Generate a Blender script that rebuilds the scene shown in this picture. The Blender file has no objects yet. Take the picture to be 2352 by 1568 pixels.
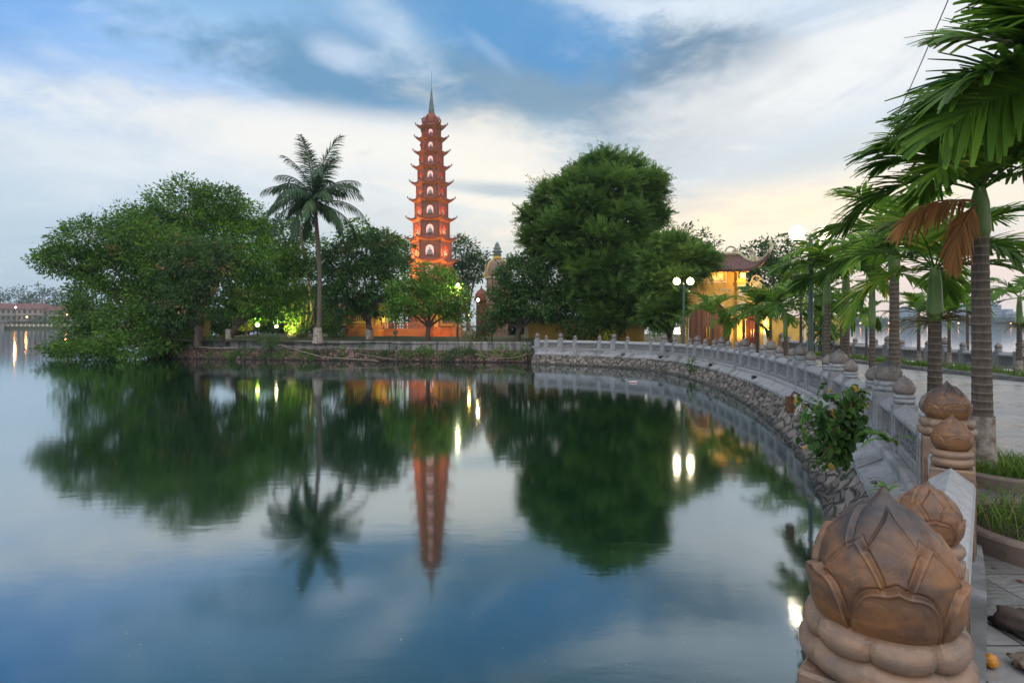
import bpy, math, random
import numpy as np
from mathutils import Vector, noise as mnoise
sc = bpy.context.scene
col = sc.collection
R = math.radians
PI = math.pi
# ---------------------------------------------------------------- camera, world, sun
F = 1371.7            # focal length in reference units (width 2352)
CAMZ = 2.3            # camera above the lake surface (z = 0)
GZ = 0.80             # promenade level
cd = bpy.data.cameras.new('camera'); cam = bpy.data.objects.new('camera', cd); col.objects.link(cam)
cam.location = (0, 0, CAMZ); cam.rotation_euler = (R(90), 0, 0)
cd.sensor_width = 36; cd.lens = 21.0; cd.shift_y = -0.0158
cd.clip_start = 0.05; cd.clip_end = 9000
sc.camera = cam
sc.view_settings.view_transform = 'Standard'; sc.view_settings.look = 'None'
sc.view_settings.exposure = 0.0; sc.view_settings.gamma = 1.0
sc.cycles.use_denoising = True
sc.cycles.max_bounces = 8; sc.cycles.diffuse_bounces = 3; sc.cycles.glossy_bounces = 4
sc.cycles.transmission_bounces = 3; sc.cycles.transparent_max_bounces = 6; sc.cycles.volume_bounces = 0
sc.cycles.sample_clamp_indirect = 4.0
sc.cycles.use_light_tree = True

def P(x, y, d):       # reference pixel + distance -> world point (used only to lay things out)
    return Vector(((x - 1176) * d / F, d, CAMZ + (747 - y) * d / F))
def S(r, g, b):       # sRGB 0..255 -> linear
    f = lambda c: (c/255)/12.92 if c/255 <= .04045 else ((c/255+.055)/1.055)**2.4
    return (f(r), f(g), f(b), 1)

class V:              # tiny node-maths helper
    def __init__(s, nt, sock): s.nt = nt; s.s = sock
    def _m(s, op, o=None, o2=None):
        n = s.nt.nodes.new('ShaderNodeMath'); n.operation = op
        for i, a in enumerate((s, o, o2)):
            if a is None: continue
            if isinstance(a, V): s.nt.links.new(a.s, n.inputs[i])
            else: n.inputs[i].default_value = a
        return V(s.nt, n.outputs[0])
    def __add__(s, o): return s._m('ADD', o)
    def __sub__(s, o): return s._m('SUBTRACT', o)
    def __mul__(s, o): return s._m('MULTIPLY', o)
    def __truediv__(s, o): return s._m('DIVIDE', o)
    def sqrt(s): return s._m('SQRT')
def new(nt, t, **kw):
    n = nt.nodes.new(t)
    for k, v in kw.items(): setattr(n, k, v)
    return n
def link(nt, a, b): nt.links.new(a.s if isinstance(a, V) else a, b)
def sstep(nt, x, a, b, c=0., d=1.):
    n = new(nt, 'ShaderNodeMapRange', interpolation_type='SMOOTHSTEP')
    link(nt, x, n.inputs[0])
    for i, q in enumerate((a, b, c, d)): n.inputs[i+1].default_value = q
    return V(nt, n.outputs[0])
def mixc(nt, f, a, b):
    n = new(nt, 'ShaderNodeMix', data_type='RGBA')
    if isinstance(f, (int, float)): n.inputs[0].default_value = f
    else: link(nt, f, n.inputs[0])
    for q, i in ((a, 6), (b, 7)):
        if isinstance(q, tuple): n.inputs[i].default_value = q if len(q) == 4 else (*q, 1)
        else: link(nt, q, n.inputs[i])
    return n.outputs[2]
def ramp(nt, x, stops):
    n = new(nt, 'ShaderNodeValToRGB'); r = n.color_ramp; r.interpolation = 'EASE'
    while len(r.elements) < len(stops): r.elements.new(.5)
    for e, (p, c) in zip(r.elements, stops): e.position = p; e.color = c if len(c) == 4 else (*c, 1)
    link(nt, x, n.inputs[0]); return n.outputs[0]
def nz(nt, vec, scale, detail=5, rough=.55, dist=0.):
    n = new(nt, 'ShaderNodeTexNoise'); n.inputs['Scale'].default_value = scale
    n.inputs['Detail'].default_value = detail; n.inputs['Roughness'].default_value = rough
    n.inputs['Distortion'].default_value = dist
    if vec is not None: link(nt, vec, n.inputs['Vector'])
    return V(nt, n.outputs[0])

SUN_EL, SUN_AZ = 4.0, 20.0      # the sun is setting low behind the gate
world = bpy.data.worlds.new('World'); sc.world = world; world.use_nodes = True
def build_sky():
    nt = world.node_tree; nt.nodes.clear()
    tc = new(nt, 'ShaderNodeTexCoord'); sp = new(nt, 'ShaderNodeSeparateXYZ'); nt.links.new(tc.outputs['Generated'], sp.inputs[0])
    x, y, z = (V(nt, sp.outputs[i]) for i in range(3))
    az = x._m('ARCTAN2', y) * (180/PI)
    el = z._m('ARCSINE') * (180/PI)
    zc = z._m('MAXIMUM', 0.0) + 0.16
    cb = new(nt, 'ShaderNodeCombineXYZ'); link(nt, x/zc, cb.inputs[0]); link(nt, y/zc, cb.inputs[1])
    n1 = nz(nt, cb.outputs[0], 0.9, 7, .58, .25)
    n2 = nz(nt, cb.outputs[0], 2.6, 6, .6, .2)
    cb2 = new(nt, 'ShaderNodeCombineXYZ'); link(nt, az*.05 + el*.022, cb2.inputs[0]); link(nt, el*.17 - az*.035, cb2.inputs[1])
    n3 = nz(nt, cb2.outputs[0], 1.1, 6, .6, .5)      # long slanting streaks
    wob = (n2 - .5)
    n4 = nz(nt, cb.outputs[0], 7.5, 6, .62, .3)
    elr = (el + wob*3.)/90.
    left = ramp(nt, elr, [(0, S(176,194,208)), (.07, S(184,203,217)), (.14, S(197,212,226)), (.22, S(170,203,236)), (.30, S(118,170,216)), (.38, S(60,104,148)), (.52, S(150,186,222)), (.7, (1.9,1.95,2.05,1))])
    right = ramp(nt, elr, [(0, S(238,218,208)), (.05, S(248,234,220)), (.12, S(232,230,224)), (.2, S(222,229,235)), (.30, S(208,221,234)), (.38, S(84,118,152)), (.52, S(160,190,220)), (.7, (1.9,1.95,2.05,1))])
    mid = ramp(nt, elr, [(0, S(190,200,205)), (.07, S(204,212,214)), (.15, S(228,230,229)), (.22, S(200,215,230)), (.30, S(148,188,220)), (.38, S(66,106,146)), (.52, S(150,186,222)), (.7, (1.9,1.95,2.05,1))])  # last stop of each ramp: unseen overhead sky brightened as added fill
    c = mixc(nt, sstep(nt, az, -32, -8), left, mid)
    c = mixc(nt, sstep(nt, az, 4, 22), c, right)
    def blob(c, px, py, rx, ry, rot, colr, k=1., soft=.55, w=1.):
        a0 = math.degrees(math.atan((px-1176)/F)); e0 = math.degrees(math.atan((747-py)/F*math.cos(R(a0))))
        da = az - a0; de = el - e0; cr, sr = math.cos(R(rot)), math.sin(R(rot))
        p = (da*cr + de*sr)/(rx/24.); q = (de*cr - da*sr)/(ry/24.)
        r = (p*p + q*q).sqrt() + (n1-.5)*(.9*w) + wob*(1.3*w) + (n4-.5)*(.9*w)
        m = sstep(nt, r, 1+soft, 1-soft, 0., k)
        return mixc(nt, m, c, colr if len(colr) == 4 else S(*colr))
    c = blob(c, 40, 30, 340, 90, -12, (84,150,222), .95, .7)
    c = blob(c, 60, 235, 260, 34, -4, (122,176,230), .9, .7)
    c = blob(c, 450, 110, 300, 80, 10, (176,208,242), .6, .8)
    c = blob(c, 640, 330, 520, 85, 2, (226,231,234), .75, .8)
    c = blob(c, 1180, 380, 220, 105, -25, (244,241,231), .95, .7)
    c = blob(c, 1440, 45, 280, 40, -10, (226,234,242), .8, .9, 1.2)
    c = blob(c, 980, 140, 420, 130, -4, (118,164,206), .8, .6, 1.2)
    c = blob(c, 1040, 195, 540, 82, -3, (106,150,186), 1., .4, 1.1)
    c = blob(c, 1380, 245, 360, 120, -4, (124,154,178), 1., .45, 1.1)
    c = blob(c, 1600, 160, 190, 80, 4, (112,142,168), 1., .45, 1.1)
    c = blob(c, 1290, 345, 130, 60, -24, (146,176,198), .85, .7, 1.0)
    c = blob(c, 1180, 55, 280, 80, -16, (90,148,200), .95, .5, 1.1)
    c = blob(c, 900, 80, 110, 34, -28, (206,222,238), .75, 1., 2.4)
    c = blob(c, 1130, 122, 60, 12, -36, (186,206,228), .3, 1., 2.6)
    c = blob(c, 790, 125, 60, 26, -10, (204,220,240), .7, .9, 1.5)
    c = blob(c, 820, 330, 420, 55, 0, (240,238,232), .85, .7, .9)
    c = blob(c, 1180, 390, 200, 90, -25, (246,240,228), .7, .7)
    c = blob(c, 1150, 437, 130, 15, -3, (176,193,202), .85, .8, .8)
    c = blob(c, 1110, 466, 170, 13, -9, (246,240,226), .9, .8, .8)
    c = blob(c, 1880, 340, 280, 50, 12, (194,210,222), .7, .8, 1.3)
    c = blob(c, 1700, 425, 320, 26, 14, (208,214,216), .6, .8, 1.)
    c = blob(c, 1800, 200, 340, 80, 12, (240,240,238), .7, .8, 1.3)
    c = blob(c, 1730, 500, 460, 56, 3, (255,240,212), 1., .8, .5)
    c = blob(c, 2150, 640, 300, 60, 0, (238,216,210), .6, .8, .5)
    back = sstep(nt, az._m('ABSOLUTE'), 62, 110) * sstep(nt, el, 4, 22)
    c = mixc(nt, back, c, (1.9,1.9,1.95,1))     # unseen sky behind the camera brightened, added as fill light
    # thin streaks over everything
    c = mixc(nt, sstep(nt, n3, .52, .74, 0., .28), c, S(236,240,244))
    c = mixc(nt, sstep(nt, n3, .48, .28, 0., .30), c, S(128,164,200))
    # a share of the physical sky, lit by the same low sun
    sk = new(nt, 'ShaderNodeTexSky', sky_type='NISHITA'); sk.sun_disc = False
    sk.sun_elevation = R(SUN_EL); sk.sun_rotation = R(SUN_AZ)
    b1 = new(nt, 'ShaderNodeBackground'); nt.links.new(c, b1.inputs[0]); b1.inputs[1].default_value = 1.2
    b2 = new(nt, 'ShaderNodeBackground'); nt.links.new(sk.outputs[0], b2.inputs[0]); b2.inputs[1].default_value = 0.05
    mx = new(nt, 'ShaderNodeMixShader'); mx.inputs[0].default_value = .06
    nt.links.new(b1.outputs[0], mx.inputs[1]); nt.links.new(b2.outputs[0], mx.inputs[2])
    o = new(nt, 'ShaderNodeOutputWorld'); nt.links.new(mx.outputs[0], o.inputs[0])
build_sky()
world.cycles.sampling_method = 'MANUAL'; world.cycles.sample_map_resolution = 512
sl = bpy.data.lights.new('sun', 'SUN'); sl.energy = 0.5; sl.angle = R(10); sl.color = (1, .78, .55)
so = bpy.data.objects.new('sun', sl); col.objects.link(so)
so.rotation_euler = (R(90 - SUN_EL), 0, R(180 - SUN_AZ))   # shines from +Y (azimuth 20 deg to the right) towards the camera

# ---------------------------------------------------------------- tags and mesh helpers
def tag(o, label=None, cat=None, group=None, kind=None):
    if label: o['label'] = label
    if cat: o['category'] = cat
    if group: o['group'] = group
    if kind: o['kind'] = kind
    return o
def empty(name, loc=(0,0,0), rz=0, label=None, cat=None, group=None):
    o = bpy.data.objects.new(name, None); col.objects.link(o); o.location = loc; o.rotation_euler = (0,0,rz)
    o.empty_display_size = .2
    return tag(o, label, cat, group)
def children(o): return [c for c in bpy.data.objects if c.parent == o]
def copy_tree(o, parent=None, kids=None):
    c = o.copy(); col.objects.link(c); c.parent = parent
    for ch in (kids if kids is not None else children(o)): copy_tree(ch, c)
    return c

class MB:
    def __init__(s): s.v = []; s.f = []
    def add(s, vs, fs):
        b = len(s.v); s.v.extend([tuple(p) for p in vs]); s.f.extend([tuple(i+b for i in f) for f in fs]); return s
    def box(s, x0, y0, z0, x1, y1, z1, ch=0.):
        if ch <= 0:
            vs = [(x0,y0,z0),(x1,y0,z0),(x1,y1,z0),(x0,y1,z0),(x0,y0,z1),(x1,y0,z1),(x1,y1,z1),(x0,y1,z1)]
            return s.add(vs, [(0,3,2,1),(4,5,6,7),(0,1,5,4),(1,2,6,5),(2,3,7,6),(3,0,4,7)])
        c = ch
        ring = lambda z, i: [(x0+c+i,y0+i,z),(x1-c-i,y0+i,z),(x1-i,y0+c+i,z),(x1-i,y1-c-i,z),(x1-c-i,y1-i,z),(x0+c+i,y1-i,z),(x0+i,y1-c-i,z),(x0+i,y0+c+i,z)]
        vs = ring(z0,c)+ring(z0+c,0)+ring(z1-c,0)+ring(z1,c)
        fs = [tuple(range(7,-1,-1)), tuple(range(24,32))]
        for r in range(3):
            for k in range(8): a = r*8+k; b = r*8+(k+1)%8; fs.append((a,b,b+8,a+8))
        return s.add(vs, fs)
    def prism(s, poly, z0, z1):
        n = len(poly); vs = [(x,y,z0) for x,y in poly]+[(x,y,z1) for x,y in poly]
        return s.add(vs, [tuple(range(n-1,-1,-1)), tuple(range(n,2*n))]+[(i,(i+1)%n,n+(i+1)%n,n+i) for i in range(n)])
    def lathe(s, prof, c=(0,0,0), n=20, cap=True):
        vs = []; fs = []
        for r, z in prof:
            for k in range(n):
                a = 2*PI*k/n; vs.append((c[0]+r*math.cos(a), c[1]+r*math.sin(a), c[2]+z))
        for i in range(len(prof)-1):
            for k in range(n): a = i*n+k; b = i*n+(k+1)%n; fs.append((a,b,b+n,a+n))
        if cap: fs.append(tuple(range(n-1,-1,-1))); fs.append(tuple(range((len(prof)-1)*n, len(prof)*n)))
        return s.add(vs, fs)
    def tube(s, pts, rad, n=8, cap=True):
        pts = [Vector(p) for p in pts]; m = len(pts); vs = []; fs = []
        if not hasattr(rad, '__len__'): rad = [rad]*m
        up = Vector((0,0,1)); prev = None
        for i, p in enumerate(pts):
            t = (pts[min(i+1,m-1)] - pts[max(i-1,0)]).normalized()
            a = (prev - t*prev.dot(t)) if prev is not None else (t.cross(up) if abs(t.z) < .95 else t.cross(Vector((1,0,0))))
            a.normalize(); prev = a; b = t.cross(a)
            for k in range(n):
                q = 2*PI*k/n; vs.append(p + (a*math.cos(q) + b*math.sin(q))*rad[i])
        for i in range(m-1):
            for k in range(n): a = i*n+k; b = i*n+(k+1)%n; fs.append((a,b,b+n,a+n))
        if cap: fs.append(tuple(range(n-1,-1,-1))); fs.append(tuple(range((m-1)*n, m*n)))
        return s.add(vs, fs)
    def sphere(s, c, r, n=14, m=9, sz=1.):
        prof = [(max(1e-4, r*math.sin(PI*i/m)), -r*sz*math.cos(PI*i/m)) for i in range(m+1)]
        return s.lathe(prof, c, n)
    def build(s, name, mt, parent=None, smooth=False, ang=None):
        me = bpy.data.meshes.new(name); me.from_pydata(s.v, [], s.f); me.materials.append(mt)
        if smooth or ang:
            me.polygons.foreach_set('use_smooth', [True]*len(me.polygons))
            if ang: me.set_sharp_from_angle(angle=R(ang))
        me.update(); o = bpy.data.objects.new(name, me); col.objects.link(o); o.parent = parent
        return o
def np_mesh(name, verts, faces, mt, parent=None, tint=None, smooth=False):
    """verts (N,3), faces (M,k) of equal size; tint per vertex"""
    me = bpy.data.meshes.new(name); N = len(verts); M, k = faces.shape
    me.vertices.add(N); me.vertices.foreach_set('co', np.ascontiguousarray(verts, dtype=np.float32).ravel())
    me.loops.add(M*k); me.loops.foreach_set('vertex_index', faces.astype(np.int32).ravel())
    me.polygons.add(M); me.polygons.foreach_set('loop_start', np.arange(0, M*k, k, dtype=np.int32))
    me.polygons.foreach_set('loop_total', np.full(M, k, dtype=np.int32))
    if smooth: me.polygons.foreach_set('use_smooth', np.ones(M, dtype=bool))
    if tint is not None:
        a = me.attributes.new('tint', 'FLOAT', 'POINT'); a.data.foreach_set('value', np.ascontiguousarray(tint, dtype=np.float32))
    me.materials.append(mt); me.update(calc_edges=True); me.validate()
    o = bpy.data.objects.new(name, me); col.objects.link(o); o.parent = parent
    return o

# ---------------------------------------------------------------- materials
def base_mat(name):
    m = bpy.data.materials.new(name); m.use_nodes = True; nt = m.node_tree
    return m, nt, nt.nodes['Principled BSDF']
def simple(name, c1, c2=None, scale=6., rough=.7, bump=.0, bscale=None, spec=.3, metal=0., coord='Object', detail=6, stretch=None):
    m, nt, b = base_mat(name)
    tc = new(nt, 'ShaderNodeTexCoord'); vec = tc.outputs[coord]
    if stretch:
        mp = new(nt, 'ShaderNodeMapping'); mp.inputs['Scale'].default_value = stretch; nt.links.new(vec, mp.inputs[0]); vec = mp.outputs[0]
    c1 = (*c1, 1) if len(c1) == 3 else c1
    if c2 is None: c2 = tuple(v*.7 for v in c1[:3])
    n = nz(nt, vec, scale, detail, .6)
    nt.links.new(mixc(nt, sstep(nt, n, .35, .68), c1, (*c2[:3], 1)), b.inputs['Base Color'])
    b.inputs['Roughness'].default_value = rough; b.inputs['Specular IOR Level'].default_value = spec; b.inputs['Metallic'].default_value = metal
    if bump:
        nb = nz(nt, vec, bscale or scale*4, 6, .65); bm = new(nt, 'ShaderNodeBump'); bm.inputs['Strength'].default_value = bump; bm.inputs['Distance'].default_value = .02
        link(nt, nb, bm.inputs['Height']); nt.links.new(bm.outputs[0], b.inputs['Normal'])
    return m
def emit(name, c, k):
    m, nt, b = base_mat(name); b.inputs['Base Color'].default_value = (*c[:3], 1)
    b.inputs['Emission Color'].default_value = (*c[:3], 1); b.inputs['Emission Strength'].default_value = k
    return m
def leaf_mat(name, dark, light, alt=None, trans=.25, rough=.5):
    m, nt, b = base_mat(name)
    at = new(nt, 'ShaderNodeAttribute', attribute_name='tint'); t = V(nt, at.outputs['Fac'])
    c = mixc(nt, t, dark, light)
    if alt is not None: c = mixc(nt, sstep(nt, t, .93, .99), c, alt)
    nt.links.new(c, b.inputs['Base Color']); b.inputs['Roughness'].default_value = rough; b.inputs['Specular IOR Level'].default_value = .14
    tr = new(nt, 'ShaderNodeBsdfTranslucent'); nt.links.new(c, tr.inputs[0])
    mx = new(nt, 'ShaderNodeMixShader'); mx.inputs[0].default_value = trans
    nt.links.new(b.outputs[0], mx.inputs[1]); nt.links.new(tr.outputs[0], mx.inputs[2])
    nt.links.new(mx.outputs[0], nt.nodes['Material Output'].inputs[0])
    return m
def brick_mat(name, c1, c2, mortar, scale=1., bw=.5, rh=.25, rough=.8, bump=.4, ms=.02):
    m, nt, b = base_mat(name)
    tc = new(nt, 'ShaderNodeTexCoord'); sp = new(nt, 'ShaderNodeSeparateXYZ'); nt.links.new(tc.outputs['Object'], sp.inputs[0])
    x, y, z = (V(nt, sp.outputs[i]) for i in range(3))
    cb = new(nt, 'ShaderNodeCombineXYZ'); link(nt, x + y*.83, cb.inputs[0]); link(nt, z, cb.inputs[1])
    br = new(nt, 'ShaderNodeTexBrick'); nt.links.new(cb.outputs[0], br.inputs['Vector'])
    br.inputs['Scale'].default_value = scale; br.inputs['Brick Width'].default_value = bw; br.inputs['Row Height'].default_value = rh
    br.inputs['Mortar Size'].default_value = ms
    for k, q in (('Color1', c1), ('Color2', c2), ('Mortar', mortar)): br.inputs[k].default_value = (*q[:3], 1)
    n = nz(nt, tc.outputs['Object'], 1.3, 6, .6)
    nt.links.new(mixc(nt, sstep(nt, n, .4, .75, 0, .45), br.outputs['Color'], tuple(v*.5 for v in c1[:3])+(1,)), b.inputs['Base Color'])
    bm = new(nt, 'ShaderNodeBump'); bm.inputs['Strength'].default_value = bump; bm.inputs['Distance'].default_value = .02
    inv = V(nt, br.outputs['Fac']) * -1.; link(nt, inv, bm.inputs['Height']); nt.links.new(bm.outputs[0], b.inputs['Normal'])
    b.inputs['Roughness'].default_value = rough
    return m
M = {}
M['brick_red'] = brick_mat('red_brick', (.27,.088,.052), (.20,.065,.042), (.16,.075,.055), 1, .42, .14)
M['roof_red'] = simple('red_roof_tile', (.21,.066,.045), (.14,.046,.034), 3, .7, .5, 14)
M['eave_ochre'] = simple('ochre_eave', (.42,.17,.07), (.30,.11,.05), 2, .7)  # ochre tone for soffits and shrine plinths
M['yellow_wall'] = simple('yellow_limewash', (.52,.33,.08), (.42,.26,.07), 1.4, .8, .1, 9)
M['cream'] = simple('cream_trim', (.62,.55,.42), (.5,.43,.32), 4, .7)
M['ridge'] = simple('ridge_mortar', (.42,.37,.24), (.24,.22,.15), 5, .8, .5, 14)
M['door_wood'] = simple('varnished_door_wood', (.16,.07,.035), (.10,.042,.022), 2, .45, .15, 30, stretch=(6,6,.4))
M['door_red'] = simple('red_door_wood', (.11,.03,.018), (.07,.02,.014), 2, .4, .1, 30, stretch=(6,6,.4))
M['brass'] = simple('brass', (.6,.42,.12), (.4,.26,.07), 5, .35, metal=.8)
M['statue'] = simple('grey_statue_stone', (.26,.26,.26), (.18,.18,.18), 5, .7)
M['niche'] = emit('glowing_niche_wall', (.9,.62,.58), .55)  # niche walls emit the glow themselves, no lamps inside
M['niche_red'] = emit('red_glowing_niche_wall', (.7,.12,.08), .16)  # side niches: red glow emitted by the walls
M['stone_grey'] = simple('grey_carved_stone', (.31,.32,.335), (.19,.2,.21), 3.5, .75, .5, 40)
M['plaster'] = simple('weathered_plaster', (.22,.21,.205), (.06,.06,.058), 1.6, .85, .4, 20, stretch=(2.2,2.2,.35))
M['metal_green'] = simple('dark_green_lamp_paint', (.015,.05,.045), (.01,.035,.03), 6, .4, spec=.5)
M['black'] = simple('black_metal', (.015,.015,.017), (.03,.03,.03), 8, .5)
M['soil'] = simple('dark_soil', (.03,.024,.018), (.055,.045,.03), 9, .95, .6, 30)
M['bark'] = simple('tree_bark', (.075,.055,.04), (.035,.027,.02), 5, .9, .7, 30, stretch=(1,1,.3))
M['whitewash'] = simple('flaking_whitewash', (.30,.27,.24), (.12,.09,.07), 9, .9, .4, 30)
M['globe'] = emit('lamp_globe_glass', (1,.84,.58), 5.)
M['flood'] = emit('floodlight_glass', (1,.85,.5), 60.)
M['flood_green'] = emit('green_floodlight_glass', (.75,1,.12), 26.)
M['bulb_orange'] = emit('orange_bulb', (1,.42,.1), 30.)
# ---------------------------------------------------------------- water
def water_mat():
    m, nt, b = base_mat('lake_water')
    tc = new(nt, 'ShaderNodeTexCoord')
    mp = new(nt, 'ShaderNodeMapping'); mp.inputs['Scale'].default_value = (.55,1.3,1); nt.links.new(tc.outputs['Object'], mp.inputs[0])
    n1 = nz(nt, mp.outputs[0], 3.2, 3, .55, .3)
    n2 = nz(nt, mp.outputs[0], .35, 3, .5, .2)
    bm = new(nt, 'ShaderNodeBump'); bm.inputs['Strength'].default_value = 1.; bm.inputs['Distance'].default_value = .0012
    link(nt, n1 * sstep(nt, n2, .3, .7, .35, 1.), bm.inputs['Height'])
    lw = new(nt, 'ShaderNodeLayerWeight'); lw.inputs['Blend'].default_value = .5; nt.links.new(bm.outputs[0], lw.inputs['Normal'])
    fac = V(nt, lw.outputs['Facing'])._m('POWER', 2.05)*.97 + .02      # steep angle: murky water, grazing angle: mirror
    gl = new(nt, 'ShaderNodeBsdfGlossy'); gl.inputs['Roughness'].default_value = .065; gl.inputs['Color'].default_value = (.86,.94,1,1)
    nt.links.new(bm.outputs[0], gl.inputs['Normal'])
    df = new(nt, 'ShaderNodeBsdfDiffuse'); df.inputs['Color'].default_value = (.003,.016,.006,1)
    mx = new(nt, 'ShaderNodeMixShader'); link(nt, fac, mx.inputs[0])
    nt.links.new(df.outputs[0], mx.inputs[1]); nt.links.new(gl.outputs[0], mx.inputs[2])
    nt.links.new(mx.outputs[0], nt.nodes['Material Output'].inputs[0])
    return m
M['water'] = water_mat()
w = MB().add([(-1400,-60,0),(1400,-60,0),(1400,1250,0),(-1400,1250,0)], [(0,1,2,3)]).build('water', M['water']); tag(w, kind='structure')

# ---------------------------------------------------------------- line of the curved promenade edge
CTRL = [(-1.9,-1.6),(-1.25,-.75),(-.42,.18),(.924,1.486),(3.35,4.6),(4.87,7.73),(6.06,11.07),(7.0,14.45),(7.70,17.75),(8.10,20.8),(8.38,23.9),(8.38,27),(7.78,30.5),(5.72,33.5),(2.91,35.6),(1.40,36.3),(-.2,36.8)]
LARGE_I = range(3, 15)
def catmull(pts, n=40):
    out = []; idx = []
    for i in range(1, len(pts)-2):
        p0, p1, p2, p3 = (np.array(pts[j]) for j in (i-1, i, i+1, i+2))
        idx.append(len(out))
        for k in range(n):
            t = k/n
            out.append(.5*((2*p1)+(p2-p0)*t+(2*p0-5*p1+4*p2-p3)*t*t+(3*p1-p0-3*p2+p3)*t**3))
    idx.append(len(out)); out.append(np.array(pts[-2]))
    return np.array(out), idx
CV, CI = catmull(CTRL)
CS = np.concatenate([[0], np.cumsum(np.linalg.norm(np.diff(CV, axis=0), axis=1))])
def ctrl_s(i): return CS[CI[i-1]]
def at(s):
    x = np.interp(s, CS, CV[:,0]); y = np.interp(s, CS, CV[:,1])
    x2 = np.interp(s+.05, CS, CV[:,0]); y2 = np.interp(s+.05, CS, CV[:,1]); x1 = np.interp(s-.05, CS, CV[:,0]); y1 = np.interp(s-.05, CS, CV[:,1])
    t = Vector((x2-x1, y2-y1, 0)); t.normalize()
    return Vector((x, y, 0)), t, Vector((-t.y, t.x, 0))       # point, tangent, direction to the lake
SEND = ctrl_s(15)
# paving
def paving_mat():
    m, nt, b = base_mat('stone_paving')
    tc = new(nt, 'ShaderNodeTexCoord')
    br = new(nt, 'ShaderNodeTexBrick'); nt.links.new(tc.outputs['Object'], br.inputs['Vector'])
    for k, q in (('Scale',1.),('Brick Width',.8),('Row Height',.4),('Mortar Size',.006)): br.inputs[k].default_value = q
    for k, q in (('Color1',(.23,.225,.23)),('Color2',(.17,.167,.172)),('Mortar',(.03,.03,.03))): br.inputs[k].default_value = (*q,1)
    wv = new(nt, 'ShaderNodeTexWave', wave_type='BANDS', bands_direction='Y'); nt.links.new(tc.outputs['Object'], wv.inputs['Vector'])
    wv.inputs['Scale'].default_value = 5.; wv.inputs['Distortion'].default_value = 9; wv.inputs['Detail'].default_value = 4; wv.inputs['Detail Scale'].default_value = 1.3
    n = nz(nt, tc.outputs['Object'], .9, 7, .65)
    c = mixc(nt, sstep(nt, n, .42, .7, 0, .75), br.outputs['Color'], (.08,.075,.072,1))
    nt.links.new(c, b.inputs['Base Color'])
    link(nt, sstep(nt, n, .35, .65, .48, .20), b.inputs['Roughness'])
    h = V(nt, wv.outputs['Fac'])*.5 - V(nt, br.outputs['Fac'])*1.2 + n*.3
    bm = new(nt, 'ShaderNodeBump'); bm.inputs['Strength'].default_value = .5; bm.inputs['Distance'].default_value = .006
    link(nt, h, bm.inputs['Height']); nt.links.new(bm.outputs[0], b.inputs['Normal'])
    return m
M['paving'] = paving_mat()
edge = [at(s)[0] for s in np.linspace(0, SEND, 90)]
poly = [(p.x, p.y) for p in edge] + [(1.4,40),(24,62),(16.4,62),(16.4,-3),(-1,-3)]
def sheet(name, poly, z, mt, kind='structure', depth=None):
    mb = MB()
    if depth: mb.prism(poly, z-depth, z)
    else: mb.add([(x,y,z) for x,y in poly], [tuple(range(len(poly)))])
    o = mb.build(name, mt); tag(o, kind=kind)
    import bmesh
    bm = bmesh.new(); bm.from_mesh(o.data); bmesh.ops.triangulate(bm, faces=bm.faces[:]); bmesh.ops.recalc_face_normals(bm, faces=bm.faces[:]); bm.to_mesh(o.data); bm.free()
    return o
sheet('pavement', poly, GZ, M['paving'], depth=1.2)
# island ground
M['ground'] = simple('grass_and_earth', (.035,.06,.015), (.06,.045,.03), 1.2, .95, .5, 12)
def island():
    nx, ny = 90, 60; vs = []; fs = []
    for j in range(ny+1):
        for i in range(nx+1):
            y = 36.9 + 55*(j/ny)**1.5; x = -26 + (52)*i/nx
            if x < 1.2: y += .14*(1.2-x)*(1-j/ny)
            z = 1.12 + .35*min(1, max(0, (y-38)/4)) + .12*mnoise.noise(Vector((x*.3, y*.3, 0)))
            z = z if x < 2 else max(GZ-.05, z - .2*min(1,(x-2)/6)-.35)
            if x < -23.2: z -= (-23.2-x)*.9
            vs.append((x,y,z))
    for j in range(ny):
        for i in range(nx): a = j*(nx+1)+i; fs.append((a,a+1,a+nx+2,a+nx+1))
    o = MB().add(vs, fs).build('island_ground', M['ground'], smooth=True); tag(o, kind='structure')
island()

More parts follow.
